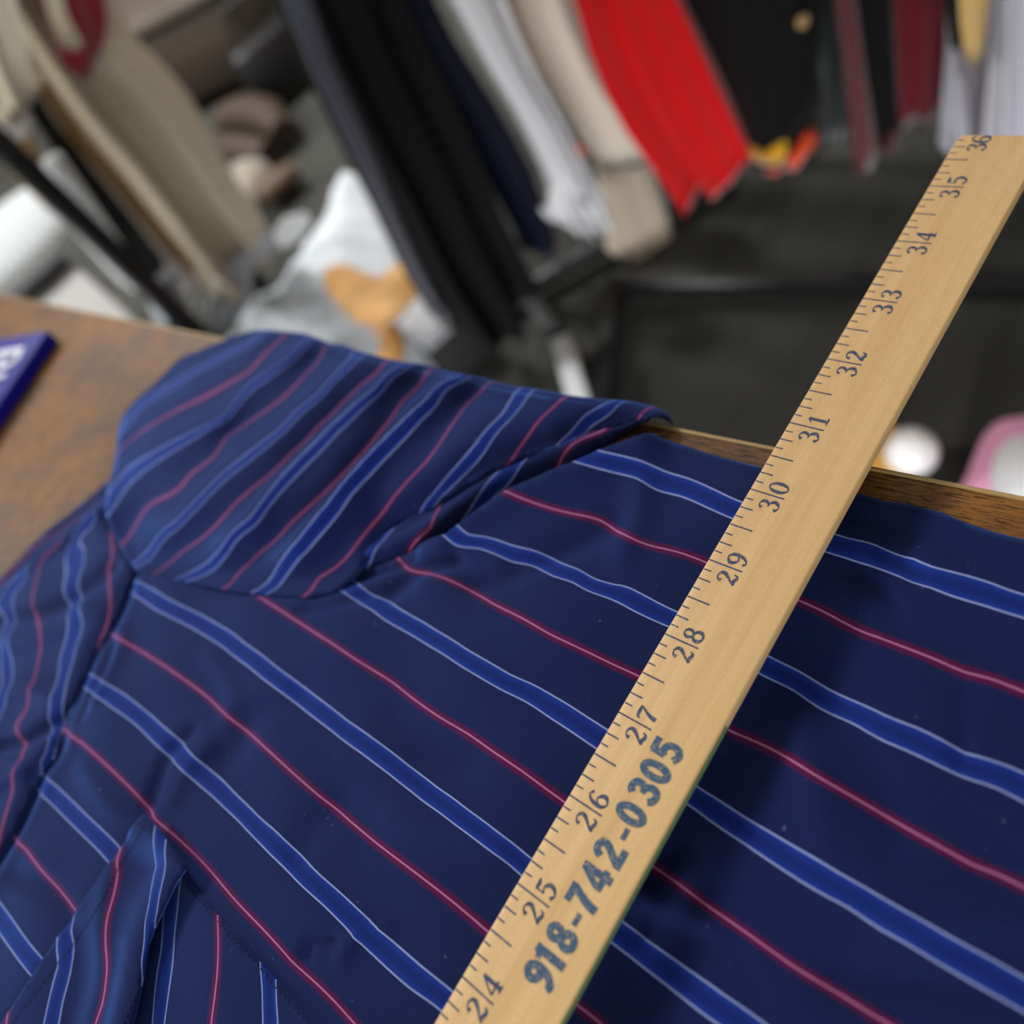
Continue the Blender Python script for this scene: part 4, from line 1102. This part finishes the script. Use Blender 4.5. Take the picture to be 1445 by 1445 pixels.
tag(heap('folded_cloth', [(326,236),(352,226),(376,228),(372,250),(356,276),(362,310),(340,300)], .05, .04, .02, cloth('drab_cotton', (112, 104, 92)), None, .04, .4, 5), 'small beige cloth lying on the carpet between brown shoes', 'cloth')
cr = blockpx((205, -6), .24)
ct = thing('plastic_crate', (cr[0], cr[1], 0), 'pale blue plastic crate far back above the khaki coat', 'crate')
MB().box((cr[0]-.1, cr[1]+.1, .13), (.34, .3, .26), rz=.5, bevel=.02).build('crate_body', plain('pale_blue_plastic', (160, 182, 204), .4), ct)
MB().box((cr[0]-.1, cr[1]+.1, .27), (.37, .33, .03), rz=.5, bevel=.012).build('rim', plain('pale_blue_rim', (176, 194, 212), .4), ct)

# right-hand floor, near the table edge
z0 = .045
c0 = at_z([(1286, 638)], z0)[0]
bl = thing('glass_bauble', (c0[0], c0[1], 0), 'small white round bauble with a yellow cap on the carpet just past the table edge', 'bauble')
MB().sphere(c0, .031, (1, 1, 1)).build('ball', plain('pearl_white', (224, 222, 220), .3, .5, .03), bl)
cy = at_z([(1276, 616)], .07)[0]
MB().tube([c0+(cy-c0)*.55, c0+(cy-c0)*.95], [.016, .012], 14).build('cap', plain('yellow_cap', (178, 166, 70), .4), bl)
w = at_z([(1244, 645)], .03)[0]
tag(MB().box((w[0], w[1], .022), (.055, .075, .044), rz=.6, bevel=.004).build('wooden_block', plain('honey_wood', (196, 144, 66), .5, .4, .1, 60), None), 'honey coloured wooden block on the carpet next to the white bauble', 'block')
pk = at_z([(1415, 655)], .06)[0]
pt = thing('plush_pillow', (pk[0], pk[1], 0), 'plump grey-white pillow with pink sides on the carpet past the table edge, right', 'pillow')
heap('pink_side', [(1358,700),(1366,668),(1376,640),(1390,612),(1408,596),(1440,590),(1500,600),(1530,660),(1500,740),(1420,750)], .05, .05, .012, C_PINK, pt, .03, .2, 8)
heap('white_face', [(1402,690),(1398,660),(1412,630),(1440,612),(1490,620),(1510,670),(1480,720),(1420,720)], .09, .022, .010, cloth('pale_grey_plush', (206, 206, 208), .05), pt, .02, .2, 9, base=.06)

# ------------------------------------------------------------------ light: ceiling fixtures of the shop, added fill lamps and a dim room glow
def area(name, loc, size, power, col=(1, 1, 1), rot=(0, 0, 0)):
    l = bpy.data.lights.new(name, 'AREA'); l.shape = 'RECTANGLE'; l.size, l.size_y = size; l.energy = power; l.color = col
    o = bpy.data.objects.new(name, l); COL.objects.link(o); o.location = loc; o.rotation_euler = rot; return o
area('ceiling_light', (-2.6, 1.1, 2.68), (.8, .4), 135, (1, .985, .96))
area('ceiling_light', (-3.2, -.9, 2.68), (.8, .4), 135, (1, .985, .96))
area('ceiling_light', (-5.0, 1.6, 2.68), (1.2, .6), 30, (1, .985, .96))
area('ceiling_light', (-.7, 2.5, 2.68), (1.2, .6), 34, (1, .985, .96))  # extra lamp added to lift the carpet behind the racks
area('garment_fill_light', (.8, -2.94, .90), (3.0, 1.2), 260, (.95, .975, 1), (math.radians(90), 0, math.radians(8)))  # unseen fill added to brighten the hanging clothes; the wall has no window
wd = bpy.data.worlds.new('room_glow'); SC.world = wd; wd.use_nodes = True
wd.node_tree.nodes['Background'].inputs[0].default_value = (.9, .95, 1, 1)
wd.node_tree.nodes['Background'].inputs[1].default_value = .15

# ------------------------------------------------------------------ camera
cd = bpy.data.cameras.new('camera'); co = bpy.data.objects.new('camera', cd); COL.objects.link(co)
cd.sensor_fit = 'HORIZONTAL'; cd.sensor_width = 36; cd.lens = 36*F_PX/1445; cd.clip_start = .01
M = np.eye(4); M[:3, 0] = RW[0]; M[:3, 1] = -RW[1]; M[:3, 2] = -RW[2]; M[:3, 3] = CAM
co.matrix_world = Matrix(M.tolist())
cd.dof.use_dof = True; cd.dof.focus_distance = .240; cd.dof.aperture_fstop = cd.lens/1000/.0056
SC.camera = co
SC.view_settings.view_transform = 'Standard'; SC.view_settings.look = 'None'
SC.view_settings.gamma = 1; SC.view_settings.use_curve_mapping = False; SC.view_settings.exposure = .12
